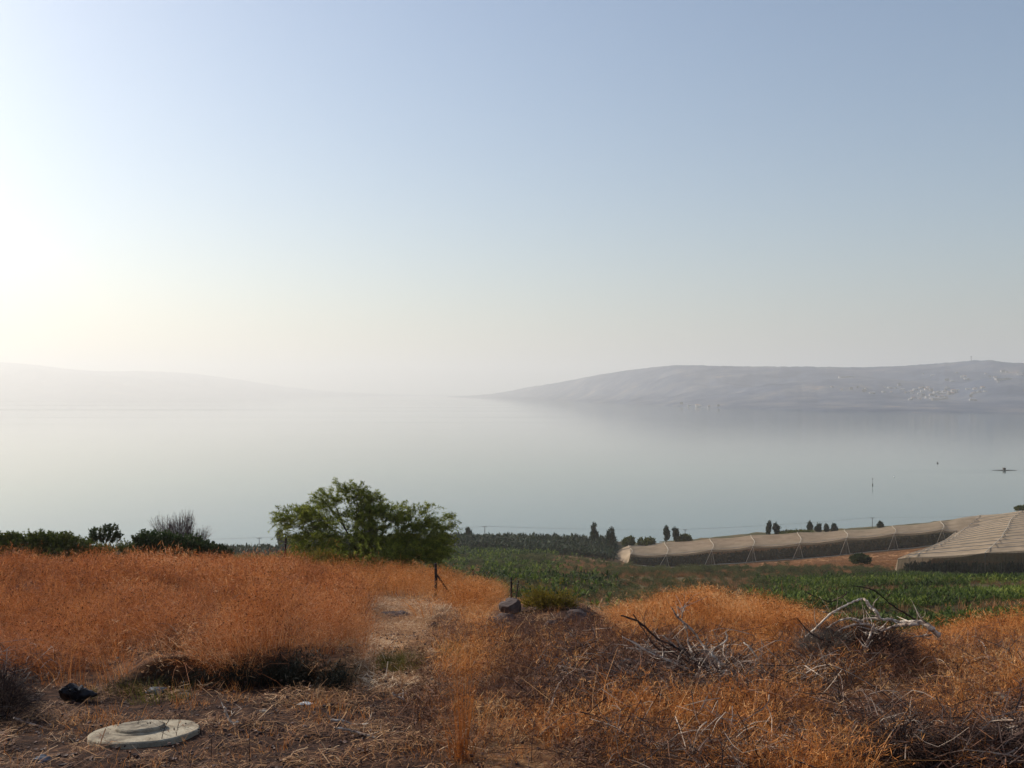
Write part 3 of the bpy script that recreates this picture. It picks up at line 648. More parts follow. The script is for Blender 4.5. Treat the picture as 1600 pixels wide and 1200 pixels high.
# ---- foliage builder for trees and shrubs
def lobes_world(lobes, Y, base_z=None):
    out = []
    for (lx_, ly_, rx, ry, *dy) in lobes:
        dY = dy[0] if dy else 0
        c_ = P(lx_, ly_, Y+dY); out.append((c_, rx/F*(Y+dY), ry/F*(Y+dY)))
    return out
def leafy(name, label, cat, lobes, Y, base_px, nt, npl, ll, lw, leafmat, barkmat='bark', group=None, twl=.5, droop=.25, stems=5, depth=1.0, trunk_r=.07, up=.6, seed=0, foliage='foliage', twig_r=.006, hole=None):
    r = np.random.default_rng(seed+500); L = lobes_world(lobes, Y)
    bx, by = base_px; base = np.array([(bx-800)/F*Y, Y, 0.]); base[2] = float(G(base[0], Y))
    root = empty(name, base, label, cat, group)
    vol = np.array([a*b*a for _, a, b in L]); vol = vol**.62; pk = vol/vol.sum()
    mb = MB(); tw = MB()
    for k in range(nt):
        c_, a, b = L[r.choice(len(L), p=pk)]
        d = r.normal(size=3); d /= np.linalg.norm(d); q = r.uniform(.25, 1)**.45
        p = c_+d*np.array([a, a*depth, b])*q
        if p[2] < base[2]+.05: p[2] = base[2]+.05+abs(r.normal(0, .15))
        if hole is not None and abs((p[0]/p[1]*F+800)-hole[0]) < hole[2] and abs((HZ+(EYE-p[2])/p[1]*F)-hole[1]) < hole[3]: continue
        out = p-(base+np.array([0, 0, .25*(c_[2]-base[2])])); out /= np.linalg.norm(out)+1e-6
        t = out*.8+d*.5+np.array([0, 0, up])+r.normal(size=3)*.35; t /= np.linalg.norm(t)
        ln = twl*r.uniform(.5, 1.35); s = np.linspace(0, 1, 4)[:, None]
        pts = p+t*ln*s+np.array([0, 0, -1])*droop*ln*s**2
        if twig_r: tw.tube(pts, np.linspace(twig_r, twig_r*.4, 4), 3)
        if npl:
            m = max(2, int(npl*r.uniform(.6, 1.4))); u = r.uniform(.05, 1.05, m); q0 = p+np.outer(u, t*ln)+np.outer(u**2, [0, 0, -droop*ln])
            ld = t+r.normal(size=(m, 3))*.75+np.array([0, 0, -droop]); ld /= np.linalg.norm(ld, axis=1)[:, None]
            sdv = np.cross(ld, r.normal(size=(m, 3))); sdv /= np.linalg.norm(sdv, axis=1)[:, None]
            l_ = ll*r.uniform(.6, 1.4, (m, 1)); w_ = lw*r.uniform(.7, 1.3, (m, 1))
            v = np.stack([q0, q0+ld*l_*.5+sdv*w_, q0+ld*l_, q0+ld*l_*.5-sdv*w_], 1)
            bb = np.clip(r.uniform()*.6+r.uniform(size=m)*.5, 0, 1); mb.addq(v, np.arange(4*m).reshape(m, 4), np.repeat(bb, 4))
    for k in range(stems):
        c_, a, b = L[k % len(L)]; b0 = base+np.array([r.normal(0, .12)*a, r.normal(0, .12)*a, -.1])
        e = c_+np.array([r.normal(0, .25)*a, r.normal(0, .2)*a, b*.55]); mid_ = b0*.45+e*.55+np.array([r.normal(0, .2), r.normal(0, .2), .15])*a
        c3 = curve([b0, mid_, e], 9); MB().tube(c3, np.linspace(trunk_r, trunk_r*.2, 9), 7, wob=.1).build('trunk' if stems == 1 else 'stem', M[barkmat], root, org=base)
        for j in range(3 if nt > 300 else 1):
            lb = MB()
            i0 = r.integers(3, 8); d = r.normal(size=3); d[2] = abs(d[2])*.6; d /= np.linalg.norm(d)
            lb.tube(curve([c3[i0], c3[i0]+d*a*.4, c3[i0]+d*a*.8+np.array([0, 0, .15*a])], 5), np.linspace(trunk_r*.4, trunk_r*.1, 5), 5)
            lb.build('branch', M[barkmat], root, org=base)
    if npl: tag(mb.build(foliage, M[leafmat], root, org=base), kind='stuff')
    if twig_r: tag(tw.build('twigs', M[barkmat], root, org=base), kind='stuff')
    return root
# the big feathery shrub in the middle
wl_lobes = [(462, 812, 24, 14, 0), (480, 822, 32, 26, .5), (508, 800, 30, 28, 0), (515, 785, 16, 18, 0), (556, 792, 26, 26, .3), (550, 775, 14, 12, 0), (575, 780, 12, 12),
            (545, 835, 50, 38, -.3), (600, 830, 48, 36, .2), (588, 812, 28, 24, .3), (582, 796, 18, 12, 0), (610, 808, 22, 14, .4), (648, 815, 30, 18, 0), (655, 845, 42, 32, 0), (688, 824, 16, 9, 0), (528, 766, 6, 8), (545, 766, 6, 9), (563, 768, 6, 8), (590, 786, 7, 8), (628, 795, 7, 8), (670, 799, 8, 6), (698, 814, 10, 5), (443, 805, 11, 6), (450, 820, 9, 9), (470, 800, 10, 8), (680, 850, 22, 22, .3), (500, 850, 36, 26, -.4), (472, 862, 22, 12, -.6), (525, 874, 30, 10, -1.4), (600, 876, 40, 9, -1.4), (665, 868, 28, 12, -.8), (570, 860, 60, 20, -1.2), (640, 862, 46, 18, -1)]
leafy('feathery_shrub', 'big dark green feathery shrub with light tips, beside the wooden posts on the dry hillside', 'shrub', wl_lobes, 46, (575, 885), 3400, 34, .12, .0115,
      'willow', stems=9, twl=.58, droop=.55, depth=1.15, trunk_r=.06, seed=1, hole=(534, 797, 9, 8))
# left side hedge, small tree, shrubs
leafy('hedge_shrub', 'long low green hedge at the far left edge behind the dry grass', 'shrub', [(8, 852, 22, 14), (45, 850, 30, 12, .5), (80, 852, 28, 12, 1), (112, 856, 24, 11), (-40, 850, 40, 14), (30, 862, 40, 16), (90, 864, 44, 14), (135, 866, 26, 12), (20, 846, 14, 8), (62, 845, 16, 8), (95, 846, 18, 8)],
      53, (60, 875), 2400, 24, .10, .026, 'hedge', stems=5, twl=.35, droop=.1, seed=2, trunk_r=.04)
leafy('small_tree', 'small lone green tree with a two-lobed crown, between the hedge and the twiggy shrub', 'tree', [(152, 837, 10, 9), (172, 834, 12, 11), (180, 842, 7, 6), (150, 846, 9, 6), (168, 846, 10, 6)],
      58, (166, 868), 240, 22, .10, .025, 'dark_leaf', stems=2, twl=.28, droop=.1, seed=3, trunk_r=.08)
leafy('low_shrub', 'low yellowish shrub under the small tree', 'shrub', [(200, 858, 14, 10), (188, 864, 16, 9), (215, 862, 12, 9), (160, 866, 18, 7)], 54, (190, 872), 320, 18, .08, .02, 'hedge', stems=4, twl=.28, droop=.1, seed=4, trunk_r=.03)
leafy('dark_shrub', 'rounded dark green shrub with reddish sprigs, left of the feathery shrub', 'shrub', [(228, 848, 16, 12), (250, 852, 24, 16), (285, 858, 30, 18), (262, 866, 40, 16), (305, 866, 34, 15), (236, 858, 22, 14)],
      50, (262, 878), 1900, 22, .095, .026, 'dark_leaf', stems=6, twl=.33, droop=.1, seed=5, trunk_r=.04)
leafy('twiggy_shrub', 'bare purplish twiggy shrub rising behind the dark green one', 'shrub', [(280, 832, 18, 14), (262, 836, 14, 10), (294, 822, 8, 10), (300, 850, 16, 10), (278, 846, 24, 12), (314, 842, 9, 6), (250, 828, 7, 8)],
      52, (285, 872), 950, 7, .05, .012, 'twig', 'twig', stems=8, twl=.55, droop=-.05, seed=6, trunk_r=.03, up=1.0, twig_r=.007)
leafy('creeping_shrub', 'low dark shrub trailing to the right of the twiggy shrub', 'shrub', [(322, 862, 18, 10), (345, 867, 16, 8), (335, 872, 24, 8), (310, 872, 20, 8)], 51, (335, 878), 900, 22, .08, .02, 'dark_leaf', stems=4, twl=.28, droop=.1, seed=7, trunk_r=.03)
leafy('yellow_sprig_shrub', 'yellow green low bush at the foot of the feathery shrub, left side', 'shrub', [(500, 874, 22, 10), (480, 880, 14, 8), (520, 878, 14, 8)], 43, (498, 890), 260, 16, .07, .012, 'moss', stems=3, twl=.3, droop=0, seed=8, trunk_r=.02)
leafy('round_bush', 'small round dark bush alone on the orange strip before the net house', 'bush', [(1338, 875, 9, 6), (1350, 875, 9, 6), (1344, 873, 9, 6)], 285, (1344, 882), 500, 16, .35, .10, 'dark_leaf', stems=3, twl=.7, droop=.1, seed=9, trunk_r=.08, twig_r=0)
# distant cypresses and trees on the shore
def cyp(px, top, h, w, Y, label, seed, broken=.0, mat='cypress'):
    b = h*.92; lob = []; r = np.random.default_rng(seed)
    for k in range(6):
        f = k/5; lob.append((px+r.normal(0, w*.10), top+h*(.12+.78*f), w*(.22+.30*math.sin(math.pi*(.12+.75*f)))*(1+broken*r.normal()), h*.17))
    leafy('cypress_tree', label, 'tree', lob, Y, (px, top+h+4), 260, 12, .55, .16, mat, stems=1, twl=.9, droop=-.3, up=1.6, trunk_r=.16, seed=seed, twig_r=0, group='trees on the lake shore')
cyp(437.5, 830, 22, 9, 440, 'dark columnar tree just left of the feathery shrub, by the leaning post', 21)
cyp(731.5, 828, 12, 7, 470, 'tiny dark tree just right of the feathery shrub on the plantation edge', 22)
cyp(927.5, 821, 25, 12, 466, 'tallest columnar tree above the plantation, left end of the net house', 23, .15)
cyp(955, 829, 26, 13, 440, 'loose leaning green tree where the plantation ends', 24, .3)
cyp(1041, 826, 20, 8.5, 470, 'slim dark cypress, left one of the pair above the net house roof', 25)
cyp(1055.5, 828, 17, 8.5, 470, 'slim dark cypress, right one of the pair above the net house roof', 26)
cyp(1201, 818, 18, 7, 500, 'leftmost dark cypress of the row in the middle of the roof line', 27)
cyp(1213, 821, 15, 9, 500, 'wider dark cypress, second of the row in the middle of the roof line', 28, .2)
cyp(1265.5, 818.5, 16, 7, 505, 'third dark cypress of the row along the roof line', 29)
cyp(1278.5, 821.5, 13, 7, 505, 'fourth dark cypress of the row along the roof line', 30, .1)
cyp(1291, 822, 12, 5, 505, 'thinnest dark cypress, fifth of the row along the roof line', 31)
cyp(1303, 822, 12, 7, 505, 'last dark cypress of the row along the roof line', 32, .2)
cyp(1375.5, 817.5, 14, 6, 520, 'single tree tip peeking over the net roof beside the far pole', 33, .1)
for k, (lx_, ly_, rx, ry, Y, lab) in enumerate([(982, 846, 9, 6, 455, 'round grey green tree behind the left corner of the net house'), (1010, 847, 13, 6, 455, 'broad grey green tree behind the left net house roof'),
        (1068, 841, 12, 5, 470, 'low green bush right of the cypress pair behind the roof'), (1245, 832.5, 28, 3, 495, 'long low thicket behind the net roof between the cypress groups'), (1596, 794.5, 9, 2.5, 470, 'small bush on the ridge of the net roof at the right edge')]):
    lo = [(lx_-rx*.4, ly_+1, rx*.6, ry), (lx_+rx*.35, ly_, rx*.6, ry), (lx_, ly_+ry*.6, rx, ry*.9)]
    leafy('shore_tree', lab, 'tree', lo, Y, (lx_, ly_+ry+4), 380, 12, .55, .2, 'scrubleaf' if False else 'hedge', stems=2, twl=.8, droop=.1, seed=60+k, trunk_r=.15, twig_r=0, group='trees on the lake shore')

# ---- utility poles and their wires
poles = []
for k, (px_, top, Y, lab) in enumerate([(405, 840, 455, 'far utility pole left of the feathery shrub, barely above the plantation'), (757.5, 822, 480, 'utility pole standing above the plantation right of the feathery shrub'),
        (1070.5, 827, 490, 'thin utility pole beside the pair of cypresses'), (1363, 808.5, 525, 'utility pole over the net roof, below the marker in the lake')]):
    t = P(px_, top, Y); gz = float(G(t[0], Y)); root = empty('utility_pole', (t[0], Y, gz), lab, 'utility pole', 'utility poles along the shore'); o_ = np.array(root.location)
    MB().tube([[t[0], Y, gz-.4], [t[0], Y, t[2]]], [.17, .13], 8).build('pole_shaft', M['pole'], root, org=o_)
    MB().box((t[0], Y, t[2]-.35), (2.2, .14, .14), .15).build('crossarm', M['pole'], root, org=o_)
    for dx in (-1, 0, 1): MB().tube([[t[0]+dx, Y, t[2]-.3], [t[0]+dx, Y, t[2]-.02]], [.07, .05], 6).build('insulator', M['glass'], root, org=o_)
    poles.append(t)
ends = [P(-250, 848, 450)]+poles+[P(1850, 795, 560)]
wire = empty('power_line', ends[1], 'faint overhead wires strung between the utility poles along the shore', 'power line'); ow = np.array(ends[1])
for dx in (-1, 1):
    for a, b in zip(ends[:-1], ends[1:]):
        s = np.linspace(0, 1, 15)[:, None]; pts = a+(b-a)*s+np.array([dx, 0, -.02])-np.array([0, 0, 1])*(4*s*(1-s))*np.linalg.norm(b-a)*.006
        MB().tube(pts, .022, 4).build('wire', M['pole'], wire, org=ow)

# ---- far town on the right hills
hp, hv, HV = HG
def hill_at(px_, py_):
    j = int(np.argmin(abs(hp-px_))); c_ = HV[:, j]; sy = HZ+(EYE-c_[:, 2])/c_[:, 1]*F
    k = int(np.argmin(np.where((hv > 0.01) & (hv <= 1.0), abs(sy-py_), 1e9))); return c_[k]
r = np.random.default_rng(5); houses = []
for k in range(20): houses.append((r.uniform(1436, 1482), r.uniform(612, 624)))
for k in range(10): houses.append((r.uniform(1520, 1545), r.uniform(603, 616)))
for k in range(16): houses.append((r.uniform(1300, 1430), r.uniform(598, 616)))
for k in range(12): houses.append((r.uniform(1540, 1600), r.uniform(580, 600)))
for k in range(9): houses.append((r.uniform(1440, 1520), r.uniform(583, 600)))
for k in range(8): houses.append((r.uniform(1060, 1140), r.uniform(631, 636)))
for k in range(40): houses.append((min(1600, abs(r.normal(0, 60))*(-1 if r.uniform() < .5 else 1)+1480), r.uniform(604, 626)))
protos = {}
for k, (hx_, hy_) in enumerate(houses):
    p = hill_at(hx_, hy_); ty = k % 4
    o = empty('hillside_house', p, ('small pale house in the brightest low cluster of the far town', 'small pale house in the right cluster of the far town, above the fields', 'small pale house in the loose middle part of the far town', 'small pale house high on the far hill at the right edge', 'small pale house just under the crest of the far hill', 'small pale house by the shore at the left foot of the far hill', 'small pale house scattered between the clusters of the far town')[0 if k < 20 else 1 if k < 30 else 2 if k < 46 else 3 if k < 58 else 4 if k < 67 else 5 if k < 75 else 6], 'house', 'houses of the far hillside town')
    o.rotation_euler = (0, 0, r.uniform(-.5, .5)); s_ = r.uniform(.5, .95); o.scale = (s_, s_, s_)
    if ty not in protos:
        w, d, h = [(22, 14, 9), (14, 12, 12), (34, 14, 7), (18, 13, 16)][ty]; wl_ = MB(); wl_.box((0, 0, h/2-3), (w, d, h+6)); wl_.box((w*.32, -d*.55, h*.3-3), (w*.35, d*.3, h*.6+6))
        rf = MB()
        if ty in (0, 2): rf.add([(-w/2-.6, -d/2-.6, h+.01), (w/2+.6, -d/2-.6, h+.01), (w/2+.6, d/2+.6, h+.01), (-w/2-.6, d/2+.6, h+.01), (-w/2+3, 0, h+3), (w/2-3, 0, h+3)], [(0, 1, 5, 4), (1, 2, 5), (2, 3, 4, 5), (3, 0, 4), (3, 2, 1, 0)])
        else: rf.box((0, 0, h+.35), (w+.4, d+.4, .7)); rf.box((w*.2, 0, h+1.6), (3, 3, 2.0))
        wi = MB()
        for fl in range(max(2, int(h/3.2))):
            for q in range(int(w/4.5)): wi.box((-w/2+2.5+q*4.5, -d/2-.03, 1.7+fl*3.1), (1.5, .1, 1.4))
        protos[ty] = (wl_.mesh('wall', M['building']), rf.mesh('roof', M['roofred'] if ty in (0,) else M['building']), wi.mesh('windows', M['glass']))
    for nm, me_ in zip(('wall', 'roof', 'windows'), protos[ty]):
        q_ = link(nm, me_, o)
        if nm == 'windows': tag(q_, kind='stuff')
for k, (x0_, x1_, py_, lab) in enumerate([(1455, 1478, 624, 'long pale flat building low in the far hillside town'), (1556, 1580, 593, 'long pale flat building high on the hill at the right edge'), (1310, 1334, 590, 'long pale strip of buildings on the middle of the far hill')]):
    p = hill_at((x0_+x1_)/2, py_); w = (x1_-x0_)/F*p[1]
    o = empty('long_building', p, lab, 'building'); mb = MB(); mb.box((0, 0, 2), (w, 25, 10)); mb.box((w*.2, 3, 8.4), (w*.25, 14, 3)); mb.build('wall', M['building'], o)
    mb = MB(); mb.box((0, 0, 7.35), (w+1, 26, .6)); mb.build('roof', M['building'], o)
    mb = MB()
    for q in range(int(w/7)): mb.box((-w/2+4+q*7, -12.55, 4), (3, .12, 2))
    mb.build('window', M['glass'], o)
p = hill_at(1517, 564); mt = empty('mast', p, 'thin lattice mast on the crest of the far right hill', 'mast')
MB().tube([(0, 0, -5), (0, 0, 34)], [2.2, .9], 5).build('mast_shaft', M['pole'], mt)
mb = MB(); mb.box((0, 0, 28), (12, 1, 2.5)); mb.box((0, 0, 20), (8, 1, 2)); mb.build('mast_arm', M['pole'], mt)

# ---- things on the lake
def onwater(px_, py_):
    Y = EYE*F/(py_-HZ); return np.array([(px_-800)/F*Y, Y, 0.])
p = onwater(1570, 735); rt = empty('floating_raft', p, 'small dark raft with a cabin and long low booms out on the lake, right side', 'raft')
sc_ = p[1]/F
mb = MB(); mb.box((0, 0, .1), (6*sc_, 3.5, .5)); mb.build('hull', M['pole'], rt)
mb = MB(); mb.box((-.5, 0, 1.2), (3.2*sc_, 2.2, 1.9)); mb.box((-.5, 0, 2.3), (3.8*sc_, 2.7, .25)); mb.build('cabin', M['pole'], rt)
for sgn in (-1, 1): MB().tube([(sgn*3*sc_, 0, .25), (sgn*12*sc_, .5, .3), (sgn*(19 if sgn < 0 else 20)*sc_, 1, .2)], [.35, .22, .12], 6).build('boom', M['pole'], rt)
p = onwater(1363.5, 758); mk = empty('lake_marker', p, 'thin dark marker post standing in the lake below the town', 'marker'); sc_ = p[1]/F
MB().tube([(0, 0, -1), (0, 0, 10.5*sc_)], .12, 6).build('marker_post', M['metal'], mk)
mb = MB(); mb.tube([(0, 0, -.3), (0, 0, 2.6*sc_)], [.5, .35], 8); mb.build('float', M['pole'], mk)
mb = MB(); mb.box((0, 0, 9.5*sc_), (.7, .12, 2.2*sc_)); mb.build('flag', M['pole'], mk)
p = onwater(1465, 724); by_ = empty('buoy', p, 'tiny dark buoy on the lake left of the raft', 'buoy')
MB().tube([(0, 0, -.4), (0, 0, .3), (0, 0, .9), (0, 0, 1.3)], [.5, .9, .6, .15], 10).build('float', M['pole'], by_); MB().tube([(0, 0, 1.2), (0, 0, 2.4)], .08, 6).build('marker_post', M['pole'], by_)
p = onwater(1397, 745); wb_ = empty('buoy', p, 'tiny white buoy on the lake right of the marker post', 'buoy')
MB().tube([(0, 0, -.4), (0, 0, .1), (0, 0, .5), (0, 0, .8)], [.3, .6, .5, .1], 10).build('float', M['white'], wb_); MB().tube([(0, 0, .7), (0, 0, 1.3)], .05, 6).build('marker_post', M['metal'], wb_)

# ================================================================== FOREGROUND GRASS
def zone_left(px, py):                              # tall field on the left
    e = np.interp(py, [870, 900, 930, 950, 1000, 1040, 1076], [470, 490, 520, 545, 556, 556, 540])
    return e
def f_gl(px, py, Y, x):
    n_ = nz_(x, Y, 41, 1.6)-.5
    wv = .22*np.sin(x*2.3)+.12*np.sin(x*5.1+1); onb = sstep(170, 230, px)*sstep(590, 550, px)
    fr = sstep(1076, 1060, py+n_*14+np.interp(px, [0, 90, 170], [-8, 4, -4]))*(1-onb)+onb*sstep(12.80, 12.95, Y+wv+n_*.1)
    a = sstep(1, -1, (px-np.where(Y < 14.5, 548, zone_left(px, py))-n_*60)/16)*fr*(Y < 62)*np.clip(.5+2.2*(nz_(x, Y, 43, .8)-.35), .25, 1)*(.3+.7*sstep(.30, .50, fbm(x/2.3, Y/3.4, 46)))
    return a
def fuzz(mb, n, rx, z0, z1, ll, w, seed):            # fine side branches and seed heads filling the upper part
    r = np.random.default_rng(seed); a = r.uniform(0, 6.28, n); q = rx*np.sqrt(r.uniform(size=n)); z = z0+(z1-z0)*r.beta(2, 1.6, n)*(1-.35*(q/rx)**2)
    p = np.stack([np.cos(a)*q, np.sin(a)*q, z], 1); t = r.normal(size=(n, 3)); t[:, 2] = t[:, 2]*.8+.45; t /= np.linalg.norm(t, axis=1)[:, None]
    s_ = np.cross(t, r.normal(size=(n, 3))); s_ /= np.linalg.norm(s_, axis=1)[:, None]; l_ = ll*r.uniform(.4, 1.5, (n, 1)); w_ = w*r.uniform(.5, 1.5, (n, 1))
    v = np.stack([p-s_*w_*.4, p+t*l_*.5+s_*w_, p+t*l_, p+t*l_*.5-s_*w_], 1); bb = r.beta(1.3, 1.3, n)
    mb.addq(v, np.arange(4*n).reshape(n, 4), np.repeat(bb, 4)); m = n//14           # round seed heads
    i = r.integers(0, n, m); c_ = (p+t*l_)[i]; k = r.uniform(.006, .013, (m, 1))*(w/.0028)**.5
    v = np.stack([c_+k*[1, 0, 0], c_+k*[0, 1, 0], c_-k*[1, 0, 0], c_-k*[0, 1, 0], c_+k*[0, 0, 1.2], c_-k*[0, 0, 1.2]], 1)
    o8 = np.array([(0, 1, 4), (1, 2, 4), (2, 3, 4), (3, 0, 4), (1, 0, 5), (2, 1, 5), (3, 2, 5), (0, 3, 5)])
    mb.addq(v, (np.arange(m)[:, None, None]*6+o8[None]).reshape(-1, 3), np.repeat(np.where(r.uniform(size=m) < .75, -.1, .9), 6)); return mb
g_near = [fuzz(blades(MB(), 45, .26, .4, 1.0, .0030, .6, 200+k, 3, .2), 420, .42, .15, .95, .10, .0026, 600+k) for k in range(5)]
g_mid = [fuzz(blades(MB(), 36, .34, .4, 1.0, .006, .6, 210+k, 3, .2), 260, .5, .15, .95, .13, .005, 610+k) for k in range(5)]
x, y, z, px, py, r = field(11, 24, -150, 640, 11, 41, f_gl)
rot, sc = rotscl(r, len(x), .7, 1.0, .13); rot[:, 0] += np.where(y < 14.2, 0, 0)
lean = sstep(14.6, 13.0, y)*bump_(px, 150, 250, 520, 560)*.55; rot = np.stack([rot[:, 0]+lean*np.cos(rot[:, 2])*0+lean, rot[:, 1], rot[:, 2]*0+r.normal(0, .5, len(x))], 1)*np.where(lean > .02, 1, 0)[:, None]+rot*np.where(lean > .02, 0, 1)[:, None]; hh = .26+1.0*sstep(.30, .66, fbm(x/2.3, y/3.4, 46))*(.65+.7*fbm(x/.7, y/.7, 44))+.28*bump_(px, 130, 230, 470, 560)*bump_(y, 12.7, 13.3, 15, 16.5)-.22*bump_(px, 60, 150, 560, 620)*bump_(y, 16.5, 17.8, 20, 22)-.10*bump_(px, 150, 250, 480, 560)*sstep(16.5, 13.4, y); sc[:, 2] *= hh
scatter('tall_dry_grass', g_near, np.stack([x, y, z], 1), rot, sc, r.integers(0, 5, len(x)), np.clip(.3*r.uniform(size=len(x))+.3+2.2*(fbm(x/2.2, y/1.6, 45)-.5), -.3, 1.2), M['grassred'], 'dense tall russet dry grass mounded on the left side')
x, y, z, px, py, r = field(24, 62, -200, 640, lambda Y: 7 if Y < 40 else 5, 42, f_gl)
rot, sc = rotscl(r, len(x), .75, 1.15, .13); sc[:, 2] *= (.24+1.05*sstep(.30, .66, fbm(x/2.3, y/3.4, 46))*(.65+.7*fbm(x/1., y/1., 44)))*np.interp(y, [38, 45, 62], [1, .52, .42])
scatter('hillside_dry_grass', g_mid, np.stack([x, y, z], 1), rot, sc, r.integers(0, 5, len(x)), np.clip(.3*r.uniform(size=len(x))+.35+2.2*(fbm(x/4, y/3, 47)-.5), -.3, 1.2), M['grassred'], 'tall russet dry grass running up to the shrubs')
def f_gc(px, py, Y, x):                             # brighter grass round the post and over the crest
    n_ = nz_(x, Y, 51, 2.5)-.5
    a = sstep(-1, 1, (px-zone_left(px, py)+n_*40)/16)*(Y < 60)
    pth = bump_(py+n_*20, 925, 940, 1080, 1110)*sstep(1.15, .75, abs(px-np.interp(py, [925, 950, 1000, 1060, 1110], [630, 640, 640, 610, 600]))/np.interp(py, [925, 950, 1000, 1060, 1110], [65, 80, 90, 80, 120])+n_*.9)
    bot = sstep(1040, 1085, py+n_*40)*sstep(900, 660, px+n_*200)
    rk = bump_(px, 745, 780, 930, 975)*bump_(py, 925, 938, 1000, 1025)
    return a*(1-.99*pth)*(1-.95*bot)*(1-.97*rk)*np.clip(.65+2.2*(nz_(x, Y, 56, 1.3)-.45), .25, 1)
x, y, z, px, py, r = field(20, 58, 440, 1750, lambda Y: 7 if Y < 30 else 5, 52, f_gc)
rot, sc = rotscl(r, len(x), .7, 1.1, .14)
h_ = np.interp(px, [500, 700, 780, 850, 930, 980, 1100, 1250, 1330, 1400, 1520, 1600], [.72, .72, .62, .3, .3, .42, .62, .60, .46, .45, .55, .85])*(.30+1.25*sstep(.25, .75, fbm(x/1.1, y/1.1, 53)))*np.interp(py, [1000, 1020], [1, .8])*(1-.5*bump_(px, 740, 780, 960, 1000)*sstep(945, 970, py)); sc[:, 2] *= h_
scatter('golden_dry_grass', g_mid, np.stack([x, y, z], 1), rot, sc, r.integers(0, 5, len(x)), np.clip(.3*r.uniform(size=len(x))+.45+2.2*(fbm(x/3, y/2, 54)-.5), -.3, 1.3), M['grass'], 'golden orange dry grass over the crest of the hillside')
g_low = [fuzz(blades(MB(), 48, .24, .22, .62, .0034, .8, 220+k, 3, .25), 200, .34, .05, .5, .09, .0026, 620+k) for k in range(5)]
def f_gr(px, py, Y, x):
    n_ = nz_(x, Y, 61, .9); a = f_gc(px, py, Y, x)
    brush = .96*bump_(px, 930, 975, 1160, 1210)*bump_(py, 1035, 1055, 1100, 1125)+.85*bump_(px, 1255, 1290, 1410, 1440)*bump_(py, 1010, 1030, 1062, 1078)+.6*bump_(px, 760, 820, 960, 1000)*bump_(py, 1000, 1030, 1100, 1130)+.85*bump_(px+n_*60, 1370, 1440, 1900, 2000)*bump_(py, 1128, 1142, 1260, 1300)
    return a*np.clip(.45+2.8*(nz_(x, Y, 66, .75)-.5)+1.6*(nz_(x, Y, 67, 2.4)-.5), 0.04, 1)*np.clip(1-brush, 0, 1)*np.interp(px, [640, 760, 900], [.5, .8, 1])
x, y, z, px, py, r = field(8.2, 22, 560, 1800, 12, 62, f_gr)
rot, sc = rotscl(r, len(x), .6, 1.15, .2); sc[:, 2] *= (.5+.8*fbm(x/1.3, y/1.1, 63))*np.interp(py, [990, 1030, 1200], [1.45, 1.0, .85])
scatter('meadow_dry_grass', g_low, np.stack([x, y, z], 1), rot, sc, r.integers(0, 5, len(x)), np.clip(.35*r.uniform(size=len(x))+.25+2.4*(fbm(x/1.4, y/1.1, 64)-.5), -.4, 1.2), M['grass'], 'knee high orange dry grass on the right side')
# sparse stubble on the bare area, path and bottom
g_st = [blades(MB(), 46, .22, .03, .15, .0026, 1.0, 230+k, 2) for k in range(3)]
def f_st(px, py, Y, x):
    n_ = nz_(x, Y, 71, .7); return np.clip(2.2*(n_-.38), .06, 1)*(1-.75*bump_(py, 925, 945, 1075, 1100)*bump_(px, 520, 550, 680, 720))*(1-.9*f_gl(px, py, Y, x))
x, y, z, px, py, r = field(8.2, 34, -150, 900, lambda Y: 15 if Y < 18 else 8, 72, f_st)
rot, sc = rotscl(r, len(x), .6, 1.3, .25)
scatter('dry_stubble', g_st, np.stack([x, y, z], 1), rot, sc, r.integers(0, 3, len(x)), r.uniform(0, .7, len(x)), M['grass'], 'sparse dry stubble on the bare ground')
lt = [litter(95, .24, 240+k) for k in range(4)]
def f_lt(px, py, Y, x):
    n_ = nz_(x, Y, 81, .8); pth = sstep(1.3, .7, abs(px-np.interp(py, [925, 950, 1000, 1060, 1200], [630, 640, 640, 600, 600]))/np.interp(py, [925, 950, 1000, 1060, 1200], [60, 70, 85, 95, 220]))
    return np.clip(.34+1.6*pth*sstep(1110, 1060, py)+1.5*(n_-.5), .10, 1)*(1-.7*f_gl(px, py, Y, x))
x, y, z, px, py, r = field(8.2, 40, -150, 1800, lambda Y: 12 if Y < 18 else 7, 82, f_lt)
rot, sc = rotscl(r, len(x), .7, 1.5, .1)
scatter('straw_litter', lt, np.stack([x, y, z+.01], 1), rot, sc, r.integers(0, 4, len(x)), np.clip(r.uniform(0, 1, len(x))+.35*bump_(px, 530, 560, 680, 740)*bump_(py, 940, 960, 1070, 1095)+1.2*bump_(px, 540, 560, 620, 660)*bump_(py, 990, 1010, 1070, 1090)+.8*bump_(py, 930, 940, 955, 965)*bump_(px, 500, 520, 700, 740)-.35*(py > 1100), -.3, 2), M['straw'], 'fallen straw and twigs lying on the ground')
cl_ = []
for k in range(4):
    mb = MB(); r = np.random.default_rng(280+k)
    for j in range(14):
        q = r.uniform(.003, .016); mb.box((r.normal(0, .16), r.normal(0, .16), q*.3), (q*2, q*1.5, q*1.2), r.uniform(0, 3))
    v = mb.V; mb.V = [w+r.normal(0, .004, w.shape) for w in v]; cl_.append(mb)
def f_cl(px, py, Y, x): return np.clip(.5+1.8*(nz_(x, Y, 121, .5)-.4), .15, 1)*(1-.9*f_gl(px, py, Y, x))
x, y, z, px, py, r = field(8.2, 20, -150, 1000, 14, 122, f_cl); rot, sc = rotscl(r, len(x), .5, 1.3, .1)
scatter('clods', cl_, np.stack([x, y, z], 1), rot, sc, r.integers(0, 4, len(x)), r.uniform(0, 1, len(x)), M['clod'], 'small clods and pebbles on the bare ground')
